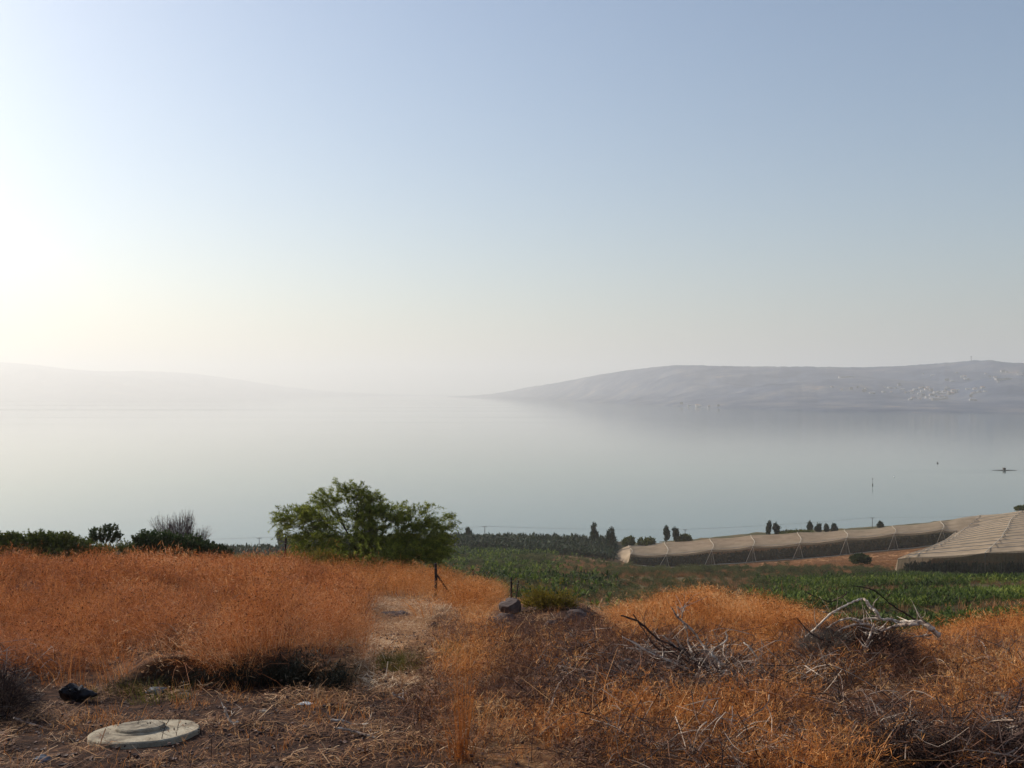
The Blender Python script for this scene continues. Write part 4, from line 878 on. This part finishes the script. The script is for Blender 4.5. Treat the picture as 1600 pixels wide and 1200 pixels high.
# green tufts in the path
gt = [blades(MB(), 90, .2, .1, .3, .003, .5, 250+k, 3) for k in range(2)]
def f_gt(px, py, Y, x):
    a = (((px-625)/26)**2+((py-1040)/14)**2 < 1)*.8+(((px-702)/16)**2+((py-1028)/7)**2 < 1)*1.0+(((px-240)/45)**2+((py-1055)/18)**2 < 1)*.35+(((px-215)/80)**2+((py-1090)/10)**2 < 1)*.25
    return np.clip(a, 0, 1)
x, y, z, px, py, r = field(11, 22, 100, 760, 22, 92, f_gt); rot, sc = rotscl(r, len(x), .6, 1.1, .2)
scatter('green_grass_tufts', gt, np.stack([x, y, z], 1), rot, sc, r.integers(0, 2, len(x)), r.uniform(0, 1, len(x)), M['moss_i'], 'olive green grass tufts beside the path')
# low plants with the shade below the overhanging grass mound put into their colour
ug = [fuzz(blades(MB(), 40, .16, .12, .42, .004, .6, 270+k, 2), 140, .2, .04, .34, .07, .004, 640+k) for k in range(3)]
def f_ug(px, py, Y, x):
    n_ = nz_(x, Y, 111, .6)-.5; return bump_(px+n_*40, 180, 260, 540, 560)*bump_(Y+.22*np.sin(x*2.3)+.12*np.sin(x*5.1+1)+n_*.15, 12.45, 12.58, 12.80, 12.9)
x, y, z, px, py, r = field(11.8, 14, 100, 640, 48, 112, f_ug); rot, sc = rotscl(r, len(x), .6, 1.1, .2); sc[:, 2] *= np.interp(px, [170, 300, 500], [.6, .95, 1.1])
scatter('shade_toned_undergrowth', ug, np.stack([x, y, z], 1), rot, sc, r.integers(0, 3, len(x)), r.uniform(0, 1, len(x))*.6, M['under'], 'undergrowth below the overhanging front of the left grass mound, blackened to stand for its shade')
def tangle(n, rx, rz, seed, w=.004, lmax=.7):
    mb = MB(); r = np.random.default_rng(seed)
    for k in range(n):
        c_ = np.array([r.normal(0, rx*.5), r.normal(0, rx*.5), abs(r.normal(0, rz*.5))]); d = r.normal(size=3)*np.array([1, 1, .45]); d /= np.linalg.norm(d); ln = r.uniform(.15, lmax)
        b = r.normal(size=3)*.12*ln; pts = [c_-d*ln/2, c_+b, c_+d*ln/2]; mb.tube(curve(pts, 5), np.linspace(w, w*.4, 5)*r.uniform(.5, 1.8), 3)
    return mb
bb_ = [fuzz(tangle(26, .3, .3, 290+k, .0028, .5), 240, .38, .03, .42, .12, .0022, 660+k) for k in range(4)]
def f_bb(px, py, Y, x):
    k = nz_(x, Y, 131, 1.1)
    a = .75*bump_(px, 740, 830, 1010, 1120)*bump_(py, 985, 1005, 1100, 1150)+.7*bump_(px, 1200, 1240, 1420, 1460)*bump_(py, 1000, 1020, 1070, 1090)+.8*bump_(px, 1440, 1500, 1900, 1950)*bump_(py, 960, 985, 1030, 1060)+.38*(px > 640)*(py > 990)+.32*(px < 540)*(Y > 13.2)*(k > .52)
    return np.clip(a*(.3+2.4*(k-.35)), 0, 1)
x, y, z, px, py, r = field(8.3, 46, -150, 1800, lambda Y: 6 if Y < 26 else 3, 132, f_bb); rot, sc = rotscl(r, len(x), .6, 1.2, .2)
scatter('brown_brush', bb_, np.stack([x, y, z], 1), rot, sc, r.integers(0, 4, len(x)), np.clip(r.uniform(size=len(x))*.5+.2, 0, 1), M['brownbrush'], 'fine purplish brown dead brush between the dry grass')
# dark brushwood tangles
tg = [tangle(80, .38, .24, 260+k, .0034, .5) for k in range(3)]
def f_tg(px, py, Y, x):
    n_ = nz_(x, Y, 101, .8)
    a = 1.3*bump_(px, 930, 980, 1120, 1170)*bump_(py, 1040, 1055, 1090, 1110)+bump_(px+n_*80-40, 1385, 1460, 1900, 2000)*bump_(py+n_*16-8, 1155, 1168, 1300, 1340)*.8+bump_(px+n_*40-20, -200, -150, 30, 50)*bump_(py, 1050, 1065, 1125, 1140)
    a = a+.6*bump_(px, 1270, 1300, 1400, 1430)*bump_(py, 1010, 1020, 1050, 1065)+.5*bump_(px, 880, 920, 1080, 1120)*bump_(py, 1160, 1170, 1195, 1205)+.20*bump_(px, 780, 860, 1900, 1950)*bump_(py, 1010, 1030, 1200, 1230)
    return np.clip(a, 0, 1)
x, y, z, px, py, r = field(8.3, 18, -150, 1800, 9, 102, f_tg); rot, sc = rotscl(r, len(x), .6, 1.4, .3)
scatter('brushwood', tg, np.stack([x, y, z], 1), rot, sc, r.integers(0, 3, len(x)), r.uniform(0, 1, len(x)), M['brush'], 'tangled dark brushwood lying in the grass')

# ================================================================== FOREGROUND THINGS
def lump(mb, c, s, seed, sub=3, rough=.28, cuts=5, bv=.5):
    import bmesh
    bm = bmesh.new(); bmesh.ops.create_icosphere(bm, subdivisions=sub, radius=1); r = np.random.default_rng(seed)
    v = np.array([q.co[:] for q in bm.verts]); f = [tuple(k.index for k in q.verts) for q in bm.faces]; bm.free()
    v = v*(1+rough*(fbm(v[:, 0]*1.6+seed, v[:, 1]*1.6+v[:, 2]*2.1, seed, 4)-.5)[:, None]*2)
    for k in range(cuts):
        n_ = r.normal(size=3); n_ /= np.linalg.norm(n_); d = v@n_; lim = r.uniform(.55, .8); v = v-np.outer(np.maximum(d-lim, 0)*.85, n_)
    v += (fbm(v[:, 0]*7, v[:, 1]*7+v[:, 2]*5, seed+2)-.5)[:, None]*.07
    mb.add(v*np.array(s)+np.array(c), f, bv); return mb
# concrete cover
c0 = hit(226, 1152); W_ = 165/F*c0[1]/2
cv = empty('manhole_cover', c0, 'round weathered concrete cover slab with a raised lid, lying on the bare ground', 'manhole cover')
cv.rotation_euler = (R(-6.5), R(-1.2), 0); cv.location.z -= .02
def disc(r0, z0, z1, n=96, cx=0, cy=0, bev=.012, wob=0.004, chips=()):
    mb = MB(); th = np.arange(n)*2*math.pi/n; V = []
    rr = r0*(1+wob*np.sin(th*7+1)+wob*.6*np.sin(th*17))
    for a, t in chips: rr = rr-.016*np.exp(-((np.angle(np.exp(1j*(th-a))))/t)**2)
    for rad, z in ((rr, z0), (rr, z1-bev), (rr-bev, z1), (rr*.66, z1+.004), (rr*.33, z1+.002)):
        V.append(np.stack([cx+rad*np.cos(th), cy+rad*np.sin(th), np.full(n, z)+.003*np.sin(th*5+rad[0]*30)], 1))
    f = [(k*n+i, k*n+(i+1) % n, (k+1)*n+(i+1) % n, (k+1)*n+i) for k in range(4) for i in range(n)]
    f.append(tuple(4*n+i for i in range(n))); f.append(tuple(range(n-1, -1, -1))); return mb.add(np.vstack(V), f, .5)
disc(W_, -.12, .085, chips=((-2.2, .03), (.6, .04))).build('cover_slab', M['concrete'], cv)
disc(W_*.52, .0855, .098, cx=-.07, cy=.02, wob=.006).build('lid_seat', M['concrete2'], cv)
disc(W_*.45, .0985, .135, cx=-.055, cy=.03, wob=.006, chips=((3.0, .08),)).build('lid', M['concrete2'], cv)
# fence posts
def post(name, label, px_, top, base, dx=0, r0=.045, brace=None, Y=None, group='old fence posts on the hillside'):
    b = hit(px_+dx, base) if Y is None else np.array([(px_+dx-800)/F*Y, Y, float(G((px_+dx-800)/F*Y, Y))])
    t = P(px_, top, b[1]); root = empty(name, b, label, 'fence post', group)
    p = np.array([b-np.array([0, 0, .2]), b*.5+t*.5+np.array([r0*.3, 0, 0]), t])
    MB().tube(curve(p, 8), np.linspace(r0*1.1, r0*.9, 8), 9, wob=.12).build('post_shaft', M['post'], root, org=b)
    if brace:
        e = hit(*brace); s = b+(t-b)*.72; q = np.array([e[0], b[1]-.3, float(G(e[0], b[1]-.3))-.05])
        MB().tube([s, q], [r0*.65, r0*.6], 7).build('brace', M['post'], root, org=b)
    w = b+(t-b)*.86
    MB().tube([w+np.array([math.cos(a)*(r0*1.1), math.sin(a)*r0*1.1, .01*a/6]) for a in np.linspace(0, 6.2, 13)], .004, 4).build('tie_wire', M['metal'], root, org=b)
post('fence_post', 'tallest dark fence post with a slanting brace, right of the feathery shrub', 680.5, 880, 934, 0, .05, (712, 936))
post('fence_post', 'thin leaning dark post sticking up at the left foot of the feathery shrub', 446.5, 841, 890, -4, .05, Y=44)
post('fence_post', 'short dark post on the grassy edge above the rocks', 798.5, 902, 932, 0, .038, Y=34)
post('fence_post', 'stub of a post leaning right beside the short dark post', 810, 907, 930, -5, .025, Y=35)
post('fence_post', 'tiny distant post on the slope right of the braced post', 739, 889, 912, 1, .035, Y=44)
# rocks
def rock(label, px_, py_, w, h, seed, mat='rock', name='rock', cat='rock', group='rocks on the crest of the hillside', dY=0, sink=.25, depth=.8):
    b = hit(px_, py_); b = np.array([b[0], b[1]+dY, float(G(b[0], b[1]+dY))]); s = b[1]/F
    mb = MB(); w, h = w*1.12, h*1.25; w, h = w*1.12, h*1.1; lump(mb, (0, 0, h*s*(.5-sink)), (w*s/2, w*s/2*depth, h*s*.62), seed, 4, .62, 11); o = mb.build(name, M[mat], at=b); o.data.polygons.foreach_set('use_smooth', [False]*len(o.data.polygons))
    return tag(o, label, cat, group)
rock('dark brown pointed boulder, left and tallest of the rock group below the short posts', 799, 957, 36, 21, 41)
rock('greyish lumpy rock just below the tall pointed boulder', 788, 972, 28, 13, 42)
rock('small dark rock left of the lumpy rock', 768, 978, 16, 13, 13)
rock('small pale stone right below the lumpy rock', 786, 982, 11, 7, 14, 'palerock')
rock('low brownish slab behind the yellow green shrub', 845, 951, 26, 9, 15, 'rock')
rock('grey pointed rock on the skyline of the crest', 886, 949, 17, 16, 16, 'bluestone')
rock('small two-toned rock at the right end of the crest', 901, 949, 10, 10, 17, 'palerock')
rock('dark rounded boulder right of the yellow green shrub', 903, 972, 32, 20, 18)
rock('dark brown rock half hidden below the yellow green shrub', 861, 984, 24, 14, 19)
rock('small dark rock on the path edge left of the rock group', 680, 980, 10, 7, 20)
rock('low dark mound of stones on the path below the braced post', 622, 962, 34, 7, 22, sink=.3)
rock('dark rock at the foot of the slope under the lumpy rock', 782, 998, 15, 11, 23)
leafy('yellow_green_shrub', 'low yellow green shrub spreading among the rocks', 'shrub', [(836, 958, 18, 6), (858, 950, 22, 8), (874, 946, 16, 8), (886, 954, 16, 7), (862, 962, 30, 8), (840, 966, 22, 5)], 22.6, (862, 972), 700, 14, .035, .008, 'moss', stems=3, twl=.16, droop=0, seed=80, trunk_r=.012, twig_r=.003)
rock('grey blue stone at the foot of the tall grass mound', 243, 1084, 22, 12, 24, 'bluestone', group='stones on the bare ground')
rock('flat grey stone at the bottom left near the concrete cover', 68, 1190, 24, 9, 25, 'bluestone', group='stones on the bare ground')
rock('pale flat stone in the grass at the right edge', 1569, 1093, 26, 9, 26, 'palerock', group='stones on the bare ground')
rock('small whitish stone behind the brushwood heap at the right', 1556, 1128, 12, 8, 27, 'palerock', group='stones on the bare ground')
rock('pale chunk of wood or stone at the foot of the centre branch pile', 1136, 1090, 17, 8, 28, 'palerock', group='stones on the bare ground')
rock('small pale stone in the litter behind the cover', 412, 1113, 14, 5, 29, 'palerock', group='stones on the bare ground')
# rubbish
b = hit(115, 1094); s_ = b[1]/F; rb = empty('rubbish_bag', b, 'black crumpled rubbish bag with a drawn-out neck, lying left of the grass mound', 'bag')
mb = MB(); lump(mb, (-.02, 0, 12*s_), (19*s_, 15*s_, 17*s_), 31, 4, .55, 9); mb.build('bag_body', M['bag'], rb)
mb = MB(); mb.tube(curve([(8*s_, 0, 11*s_), (20*s_, .01, 9*s_), (36*s_, .02, 8*s_)], 9), np.array([12, 11.5, 10, 8.5, 7, 6, 5, 3.5, 1.5])*s_, 10, wob=.2); mb.build('bag_neck', M['bag'], rb)
b = hit(477, 1101); s_ = b[1]/F; mb = MB()
lump(mb, (0, 0, .012), (14*s_, .05, .018), 33, 3, .5, 6); o = mb.build('litter_scrap', M['white'], at=b); tag(o, 'crumpled white scrap of litter on the bare ground below the grass mound', 'litter')

# dead branches
def branchthing(name, label, polys, Y, matn='deadwood', group=None, cat='branch', seed=0, side=6, extra=0, rs=1.0):
    """polys: list of (pts px,py[,dY]), r0, r1 (px)"""
    r = np.random.default_rng(seed+900); ms = [q[0][0] for q in polys]; b = np.array([(ms[0][0]-800)/F*Y, Y, 0.]); b[2] = float(G(b[0], Y))
    root = empty(name, b, label, cat, group)
    for k, (pts, r0, r1) in enumerate(polys):
        w = []
        dy = 0
        for i, q in enumerate(pts):
            dy += r.normal(0, .05); w.append(P(q[0], q[1], Y+(q[2] if len(q) > 2 else 0)+dy))
        n_ = max(6, len(w)*4); c3 = curve(w, n_); c3 += r.normal(0, .0035, c3.shape)
        rad = np.linspace(r0, r1, n_)*Y/F*rs*(1+.18*np.sin(np.linspace(0, 9, n_)+k)+.08*r.normal(size=n_))
        mb = MB(); mb.tube(c3, rad, 8, wob=.14)
        for e in range(extra):
            i0 = r.integers(2, n_-1); d = r.normal(size=3); d[2] = abs(d[2])*.8; d /= np.linalg.norm(d); ln = r.uniform(.1, .4)
            mb.tube(curve([c3[i0], c3[i0]+d*ln*.5+r.normal(size=3)*.03, c3[i0]+d*ln+r.normal(size=3)*.05], 6), np.linspace(max(rad[i0]*.5, .003), .0015, 6), 4)
        mb.build('limb' if k == 0 else 'side_branch', M[matn], root, org=b)
    return root
GB = 'dead branches heaped in the grass'
YC = hit(1090, 1064)[1]
branchthing('dead_branch', 'long dark dead branch reaching up to the far left of the centre pile', [([(970, 962), (993, 969), (1010, 981), (1026, 997), (1045, 1006), (1063, 1016), (1082, 1028), (1101, 1044), (1116, 1056)], 1.2, 2.6), ([(989, 960), (1005, 983), (1017, 1002), (1031, 1016)], .8, 1.2)], YC, 'darkwood', GB, seed=1, extra=7)
branchthing('dead_branch', 'dark dead branch lying lowest to the left in the centre pile', [([(980, 1012), (1000, 1015), (1031, 1018), (1049, 1034), (1073, 1050), (1090, 1060)], 1.0, 2.4), ([(995, 1005), (998, 1017), (1012, 1015)], .9, .7)], YC+.1, 'deadwood', GB, seed=2, extra=7)
branchthing('dead_branch', 'long half bleached dead branch crossing the centre pile from upper left to lower right', [([(1049, 950), (1061, 967), (1080, 983), (1094, 1002), (1105, 1018), (1124, 1034), (1147, 1051), (1164, 1062), (1166, 1072)], 1.2, 2.4), ([(1059, 948), (1066, 957), (1065, 968)], .9, .8), ([(1068, 974), (1074, 990), (1075, 1004), (1080, 1018), (1083, 1030)], 1.0, 1.5), ([(1086, 1016), (1100, 1016), (1112, 1022)], 1, 1)], YC-.2, 'deadwood', GB, seed=3, extra=6)
branchthing('dead_branch', 'short bleached curling branch sticking up at the right of the centre pile', [([(1134, 986), (1136, 997), (1129, 1006), (1115, 1015), (1113, 1024), (1120, 1030), (1126, 1046)], 1.0, 2.0)], YC-.3, 'deadwood', GB, seed=4, extra=2)
branchthing('dead_log', 'pale sawn log lying on top of the centre pile', [([(1088, 1060), (1105, 1054), (1120, 1051), (1138, 1051)], 2.2, 3.9)], YC-.35, 'deadwood', GB, 'log', seed=5)
branchthing('dead_log', 'second pale sawn log low at the right of the centre pile', [([(1125, 1056), (1136, 1061), (1152, 1067)], 2.6, 3.4)], YC-.45, 'deadwood', GB, 'log', seed=6)
branchthing('dead_branch', 'thin crooked bleached branch standing alone right of the centre pile', [([(1162, 1004), (1170, 1010), (1180, 1024), (1185, 1034), (1176, 1046), (1178, 1058), (1187, 1065), (1194, 1078)], .8, 2.0)], YC-.1, 'deadwood', GB, seed=7)
branchthing('dead_branch', 'long low dark branch lying left of the centre pile', [([(715, 1088), (735, 1086), (750, 1084), (767, 1090), (800, 1091), (825, 1087), (850, 1092), (880, 1098)], 1.1, 2.2), ([(785, 1055), (800, 1062), (815, 1074), (830, 1086)], .9, 1.3)], hit(790, 1097)[1], 'darkwood', GB, seed=8, extra=9)
branchthing('dead_branch', 'thin pale stick leaning in the grass left of the centre pile', [([(876, 1065), (868, 1080), (864, 1095), (852, 1128)], .8, 1.4)], hit(860, 1130)[1], 'deadwood', GB, seed=9)
for k in range(9):
    r = np.random.default_rng(700+k); cx_ = r.uniform(965, 1125); cy_ = r.uniform(1050, 1085); a = r.uniform(-.35, .35); ln = r.uniform(30, 75)
    branchthing('dead_branch', 'thin dark or grey stick among the many sticks under the centre pile', [([(cx_-ln*math.cos(a)*.5, cy_-ln*math.sin(a)*.5), (cx_, cy_-r.uniform(0, 5)), (cx_+ln*math.cos(a)*.5, cy_+ln*math.sin(a)*.5)], 1.3, .8)], hit(cx_, cy_+6)[1], 'deadwood' if k % 3 == 0 else 'darkwood', 'sticks under the centre pile', seed=20+k, extra=4)
for k in range(11):
    r = np.random.default_rng(740+k); x0_ = r.uniform(1070, 1140); y0_ = r.uniform(1048, 1066); x1_ = r.uniform(955, 1075); y1_ = r.uniform(985, 1040)
    mx, my = (x0_+x1_)/2+r.normal(0, 6), (y0_+y1_)/2+r.uniform(-3, 9)
    branchthing('dead_branch', 'thin dead stick fanning out to the upper left from the centre pile', [([(x1_, y1_), (mx-12, my-6), (mx+14, my+5), (x0_, y0_)], .8, 1.9)], YC+r.uniform(-.35, .25), 'deadwood' if k % 2 else 'darkwood', 'sticks fanning out of the centre pile', seed=120+k, extra=5)
YR = hit(1360, 1050)[1]; GA = 'arched dead branches at the right'
branchthing('dead_branch', 'bleached dead branch with the highest arch, kinked sharply at its top', [([(1258, 996), (1266, 988), (1279, 978), (1292, 964), (1306, 954), (1321, 946), (1334, 940), (1347, 936), (1353, 938), (1358, 947), (1368, 955), (1375, 967)], 1.0, 2.5), ([(1286, 956), (1300, 958), (1312, 950)], .7, .9)], YR+.15, 'deadwood', GA, seed=40, extra=5)
branchthing('dead_branch', 'thick bleached dead branch ending in a sawn butt hanging at the right', [([(1292, 981), (1305, 973), (1321, 967), (1334, 967), (1344, 970), (1360, 966), (1376, 968), (1392, 968), (1405, 972), (1425, 972), (1441, 973), (1453, 980), (1461, 988), (1466, 992)], .9, 4.4), ([(1441, 973), (1439, 965)], 2.0, 1.0), ([(1424, 996), (1440, 994), (1456, 992)], .8, 1.4)], YR, 'deadwood', GA, seed=41, extra=4)
branchthing('dead_branch', 'forked dead branch sagging under the thick bleached one', [([(1311, 986), (1331, 977), (1353, 975), (1365, 981), (1376, 986), (1392, 980), (1405, 977), (1417, 976), (1436, 976)], 1.4, 2.2), ([(1352, 990), (1362, 988), (1376, 986)], 2.4, 2.6)], YR-.15, 'deadwood', GA, seed=42, extra=6)
branchthing('dead_branch', 'bleached branch dropping straight down below the arch into the grass', [([(1366, 975), (1360, 990), (1353, 1009), (1350, 1022), (1349, 1037), (1353, 1051), (1356, 1076), (1372, 1079), (1392, 1074), (1406, 1064)], 1.2, 1.5), ([(1346, 1008), (1356, 1012)], 1.6, 1.4)], YR-.35, 'deadwood', GA, seed=43, extra=4)
branchthing('dead_branch', 'thin dark twiggy branch arching high over the thick bleached one', [([(1334, 915), (1360, 920), (1376, 930), (1392, 944), (1412, 957), (1430, 968)], .7, 1.3), ([(1258, 925), (1280, 935), (1300, 940), (1320, 930), (1323, 925)], .5, .8)], YR+.2, 'darkwood', GA, seed=44, extra=6)
branchthing('dead_branch', 'thin twiggy branch trailing down at the left of the arch', [([(1245, 965), (1262, 985), (1285, 1000), (1298, 1003), (1291, 1015), (1288, 1035)], .8, 1.2), ([(1262, 1010), (1275, 1025), (1288, 1045)], .7, 1.1)], YR-.1, 'darkwood', GA, seed=45, extra=8)
leafy('grey_brush_clump', 'rounded clump of fine grey twigs left under the arched branches', 'shrub', [(1266, 1016, 18, 14), (1282, 1008, 22, 14), (1300, 1000, 24, 12)], YR, (1285, 1030), 800, 0, .02, .01, 'twig', 'greytwig', stems=4, twl=.22, droop=.2, seed=90, trunk_r=.01, twig_r=.0022, up=.8)
leafy('dark_brush_clump', 'dark tangle of twigs packed under the arched branches', 'shrub', [(1330, 992, 40, 12), (1365, 1000, 44, 16), (1385, 1015, 40, 18), (1350, 1020, 36, 14)], YR+.1, (1360, 1045), 1500, 0, .02, .01, 'twig', 'darkwood', stems=6, twl=.28, droop=.2, seed=91, trunk_r=.012, twig_r=.003, up=.3)
# twiggy clump above the left dark pile
leafy('dark_brush_clump', 'dark tangle of twigs cut off by the left edge', 'shrub', [(-30, 1080, 40, 28), (5, 1085, 26, 26), (28, 1100, 16, 18), (10, 1110, 30, 14)], hit(10, 1120)[1], (0, 1125), 1100, 0, .02, .01, 'twig', 'darkwood', stems=6, twl=.22, droop=.2, seed=92, trunk_r=.012, twig_r=.003, up=.3)
leafy('dark_brush_clump', 'small dark twig clump in the tall grass near the left edge', 'shrub', [(30, 930, 24, 10), (15, 938, 20, 8), (42, 938, 14, 8)], 24, (28, 965), 500, 0, .03, .01, 'twig', 'twig', stems=4, twl=.35, droop=.2, seed=93, trunk_r=.012, twig_r=.005, up=.3)
for k, (cx_, cy_, w_, h2, lab) in enumerate([(1405, 1190, 34, 16, 'dark tangle of twigs at the left end of the bottom right heap'), (1475, 1186, 40, 20, 'dark tangle of twigs in the middle of the bottom right heap'), (1560, 1180, 46, 26, 'dark tangle of twigs in the bottom right corner')]):
    Yk = hit(cx_, 1198)[1]
    leafy('dark_brush_clump', lab, 'shrub', [(cx_, cy_, w_, h2), (cx_+20, cy_+8, w_, h2*.7)], Yk, (cx_, 1198), 900, 0, .02, .01, 'twig', 'darkwood', stems=6, twl=.2, droop=.2, seed=95+k, trunk_r=.012, twig_r=.003, up=.2, group='dark twig tangles of the bottom right heap')
YL = hit(1500, 1190)[1]; GL = 'branches of the bottom right heap'
branchthing('dead_branch', 'long thin dark branch arching along the top of the bottom right heap', [([(1415, 1122), (1445, 1130), (1480, 1136), (1515, 1138), (1540, 1130), (1570, 1127), (1610, 1130)], .9, 1.6)], YL, 'darkwood', GL, seed=60, extra=9)
branchthing('dead_branch', 'thin dark branch curving low at the left end of the bottom right heap', [([(1285, 1192), (1320, 1190), (1345, 1178), (1370, 1168), (1395, 1160), (1420, 1158)], .9, 1.5)], YL-.2, 'darkwood', GL, seed=61, extra=8)
branchthing('dead_branch', 'pale crooked branch slanting down through the bottom right heap', [([(1432, 1140), (1455, 1150), (1463, 1165), (1478, 1180), (1490, 1192), (1505, 1202)], 1.0, 3.0), ([(1486, 1178), (1500, 1183), (1510, 1195)], 2.2, 2.8)], YL-.2, 'deadwood', GL, seed=62, extra=4)
branchthing('dead_branch', 'thick dark limb slanting up to the right edge', [([(1510, 1200), (1545, 1180), (1575, 1160), (1610, 1140)], 3.5, 5.0), ([(1520, 1165), (1521, 1185), (1530, 1200)], 1.6, 1.2)], YL-.3, 'darkwood', GL, seed=63, extra=6)
branchthing('dead_branch', 'short pale broken branch at the left end of the bottom right heap', [([(1384, 1136), (1391, 1142), (1393, 1152)], 2.2, 1.6), ([(1402, 1176), (1408, 1186)], 1.6, 1.2)], YL, 'deadwood', GL, seed=64, extra=3)
branchthing('dead_branch', 'forked pale branch poking up at the right edge of the heap', [([(1595, 1122), (1592, 1135), (1598, 1148)], 2.0, 2.6), ([(1555, 1150), (1570, 1140), (1592, 1135)], 1.0, 2.0)], YL, 'deadwood', GL, seed=65, extra=3)
YW = hit(1316, 1158)[1]
branchthing('dry_weed', 'upright dark dry weed with forking arms, right foreground', [([(1316, 1160), (1316, 1137), (1315, 1115), (1313, 1098)], 1.8, 1.4), ([(1313, 1098), (1307, 1090), (1295, 1085), (1275, 1084), (1258, 1082)], 1.2, .6), ([(1313, 1100), (1310, 1085), (1310, 1070), (1307, 1055), (1298, 1044), (1290, 1036)], 1.2, .5), ([(1314, 1092), (1320, 1065), (1322, 1050)], 1.0, .4)], YW, 'darkwood', None, 'weed', seed=70, extra=4)
branchthing('dead_branch', 'thin pale curved twig standing in the right grass near the edge', [([(1600, 1058), (1594, 1066), (1596, 1080), (1599, 1098)], .8, 1.2)], hit(1590, 1105)[1], 'deadwood', None, seed=71)
for k, (pp, lab) in enumerate([([(517, 1125), (537, 1126), (550, 1132), (575, 1133)], 'upper of two short bleached sticks on the bare ground'), ([(522, 1137), (542, 1140), (562, 1146), (587, 1153)], 'lower of two short bleached sticks on the bare ground'),
        ([(22, 1122), (45, 1130), (82, 1143)], 'straight pale pole lying out of the dark tangle at the left edge'), ([(0, 1146), (8, 1148), (19, 1153)], 'short dark stick at the left edge below the pale pole'), ([(350, 1105), (356, 1120), (366, 1132), (371, 1128)], 'small forked pale twig on the ground behind the cover'),
        ([(613, 1082), (622, 1089), (631, 1094)], 'small pale twig on the path edge')]):
    Yk = hit(pp[1][0], max(q[1] for q in pp)+1)[1]
    polys = [([(q[0], q[1]) for q in pp], 1.6, 2.1)]
    if k == 4: polys.append(([(383, 1103), (368, 1114), (358, 1121)], .6, 1.0))
    branchthing('dead_stick', lab, polys, Yk, 'darkwood' if k == 3 else 'deadwood', 'single sticks on the bare ground', 'stick', seed=80+k, extra=0 if k == 2 else 2)
# tall tussock and thin dry stalks
b = hit(722, 1188); mb = fuzz(blades(blades(MB(), 60, .05, .4, 1.15, .0028, .12, 300, 4, .5), 80, .12, .15, .6, .003, .6, 301, 3, .2), 160, .11, .1, .95, .08, .0024, 302)
tag(mb.build('grass_tussock', M['grass_n'], at=b), 'single tall orange grass tussock in the bottom centre', 'grass tussock')
r = np.random.default_rng(8)
for k, (a0, b0, h0) in enumerate([(700, 1110, 60), (250, 1165, 42), (275, 1160, 28), (218, 1150, 28), (330, 1190, 75), (390, 1195, 70), (300, 1130, 50), (180, 1150, 24), (1220, 1180, 60), (1560, 1080, 40), (1345, 1060, 50), (1215, 975, 30), (460, 1010, 60), (420, 960, 60), (830, 1190, 70), (970, 1195, 50), (1020, 1185, 55), (1170, 1195, 60)]):
    p = hit(a0, b0); s = p[1]/F; mb = MB(); top = np.array([r.normal(0, 8)*s, r.normal(0, .05), h0*s]); c3 = curve([(0, 0, -.02), top*.5+np.array([r.normal(0, 3)*s, 0, 0]), top], 8)
    mb.tube(c3, np.linspace(.0045, .0018, 8), 5)
    for j in range(7):
        i0 = r.integers(2, 8); d = r.normal(size=3); d[2] = abs(d[2])+.5; d /= np.linalg.norm(d); ln = r.uniform(.05, .18); mb.tube([c3[i0], c3[i0]+d*ln*.6, c3[i0]+d*ln+np.array([0, 0, .02])], [.002, .0015, .001], 3)
        if j < 4: lump(mb, c3[i0]+d*ln, (.008, .008, .010), k*7+j, 1, .2, 0)
    lab = {0: 'in the grass beside the tall tussock', 1: 'in front of the middle of the concrete cover', 2: 'in front of the right half of the concrete cover', 3: 'at the near rim of the concrete cover', 4: 'right of the concrete cover', 5: 'on the bare ground well right of the cover', 6: 'behind the right rim of the cover', 7: 'at the left rim of the cover', 8: 'left of the upright dark weed', 9: 'beside the pale flat stone at the right', 10: 'below the arched branches', 11: 'on the grassy crest right of centre', 12: 'out of the front of the left grass mound', 13: 'out of the left grass field', 14: 'right of the tall tussock', 15: 'in the bottom grass under the centre pile', 16: 'in the bottom grass, right of centre', 17: 'in the bottom grass right of the centre pile'}[k]
    tag(mb.build('dry_stalk', M['darkwood'] if k % 3 else M['greytwig'], at=p), 'thin dry seed stalk standing '+lab, 'stalk', 'thin dry stalks')
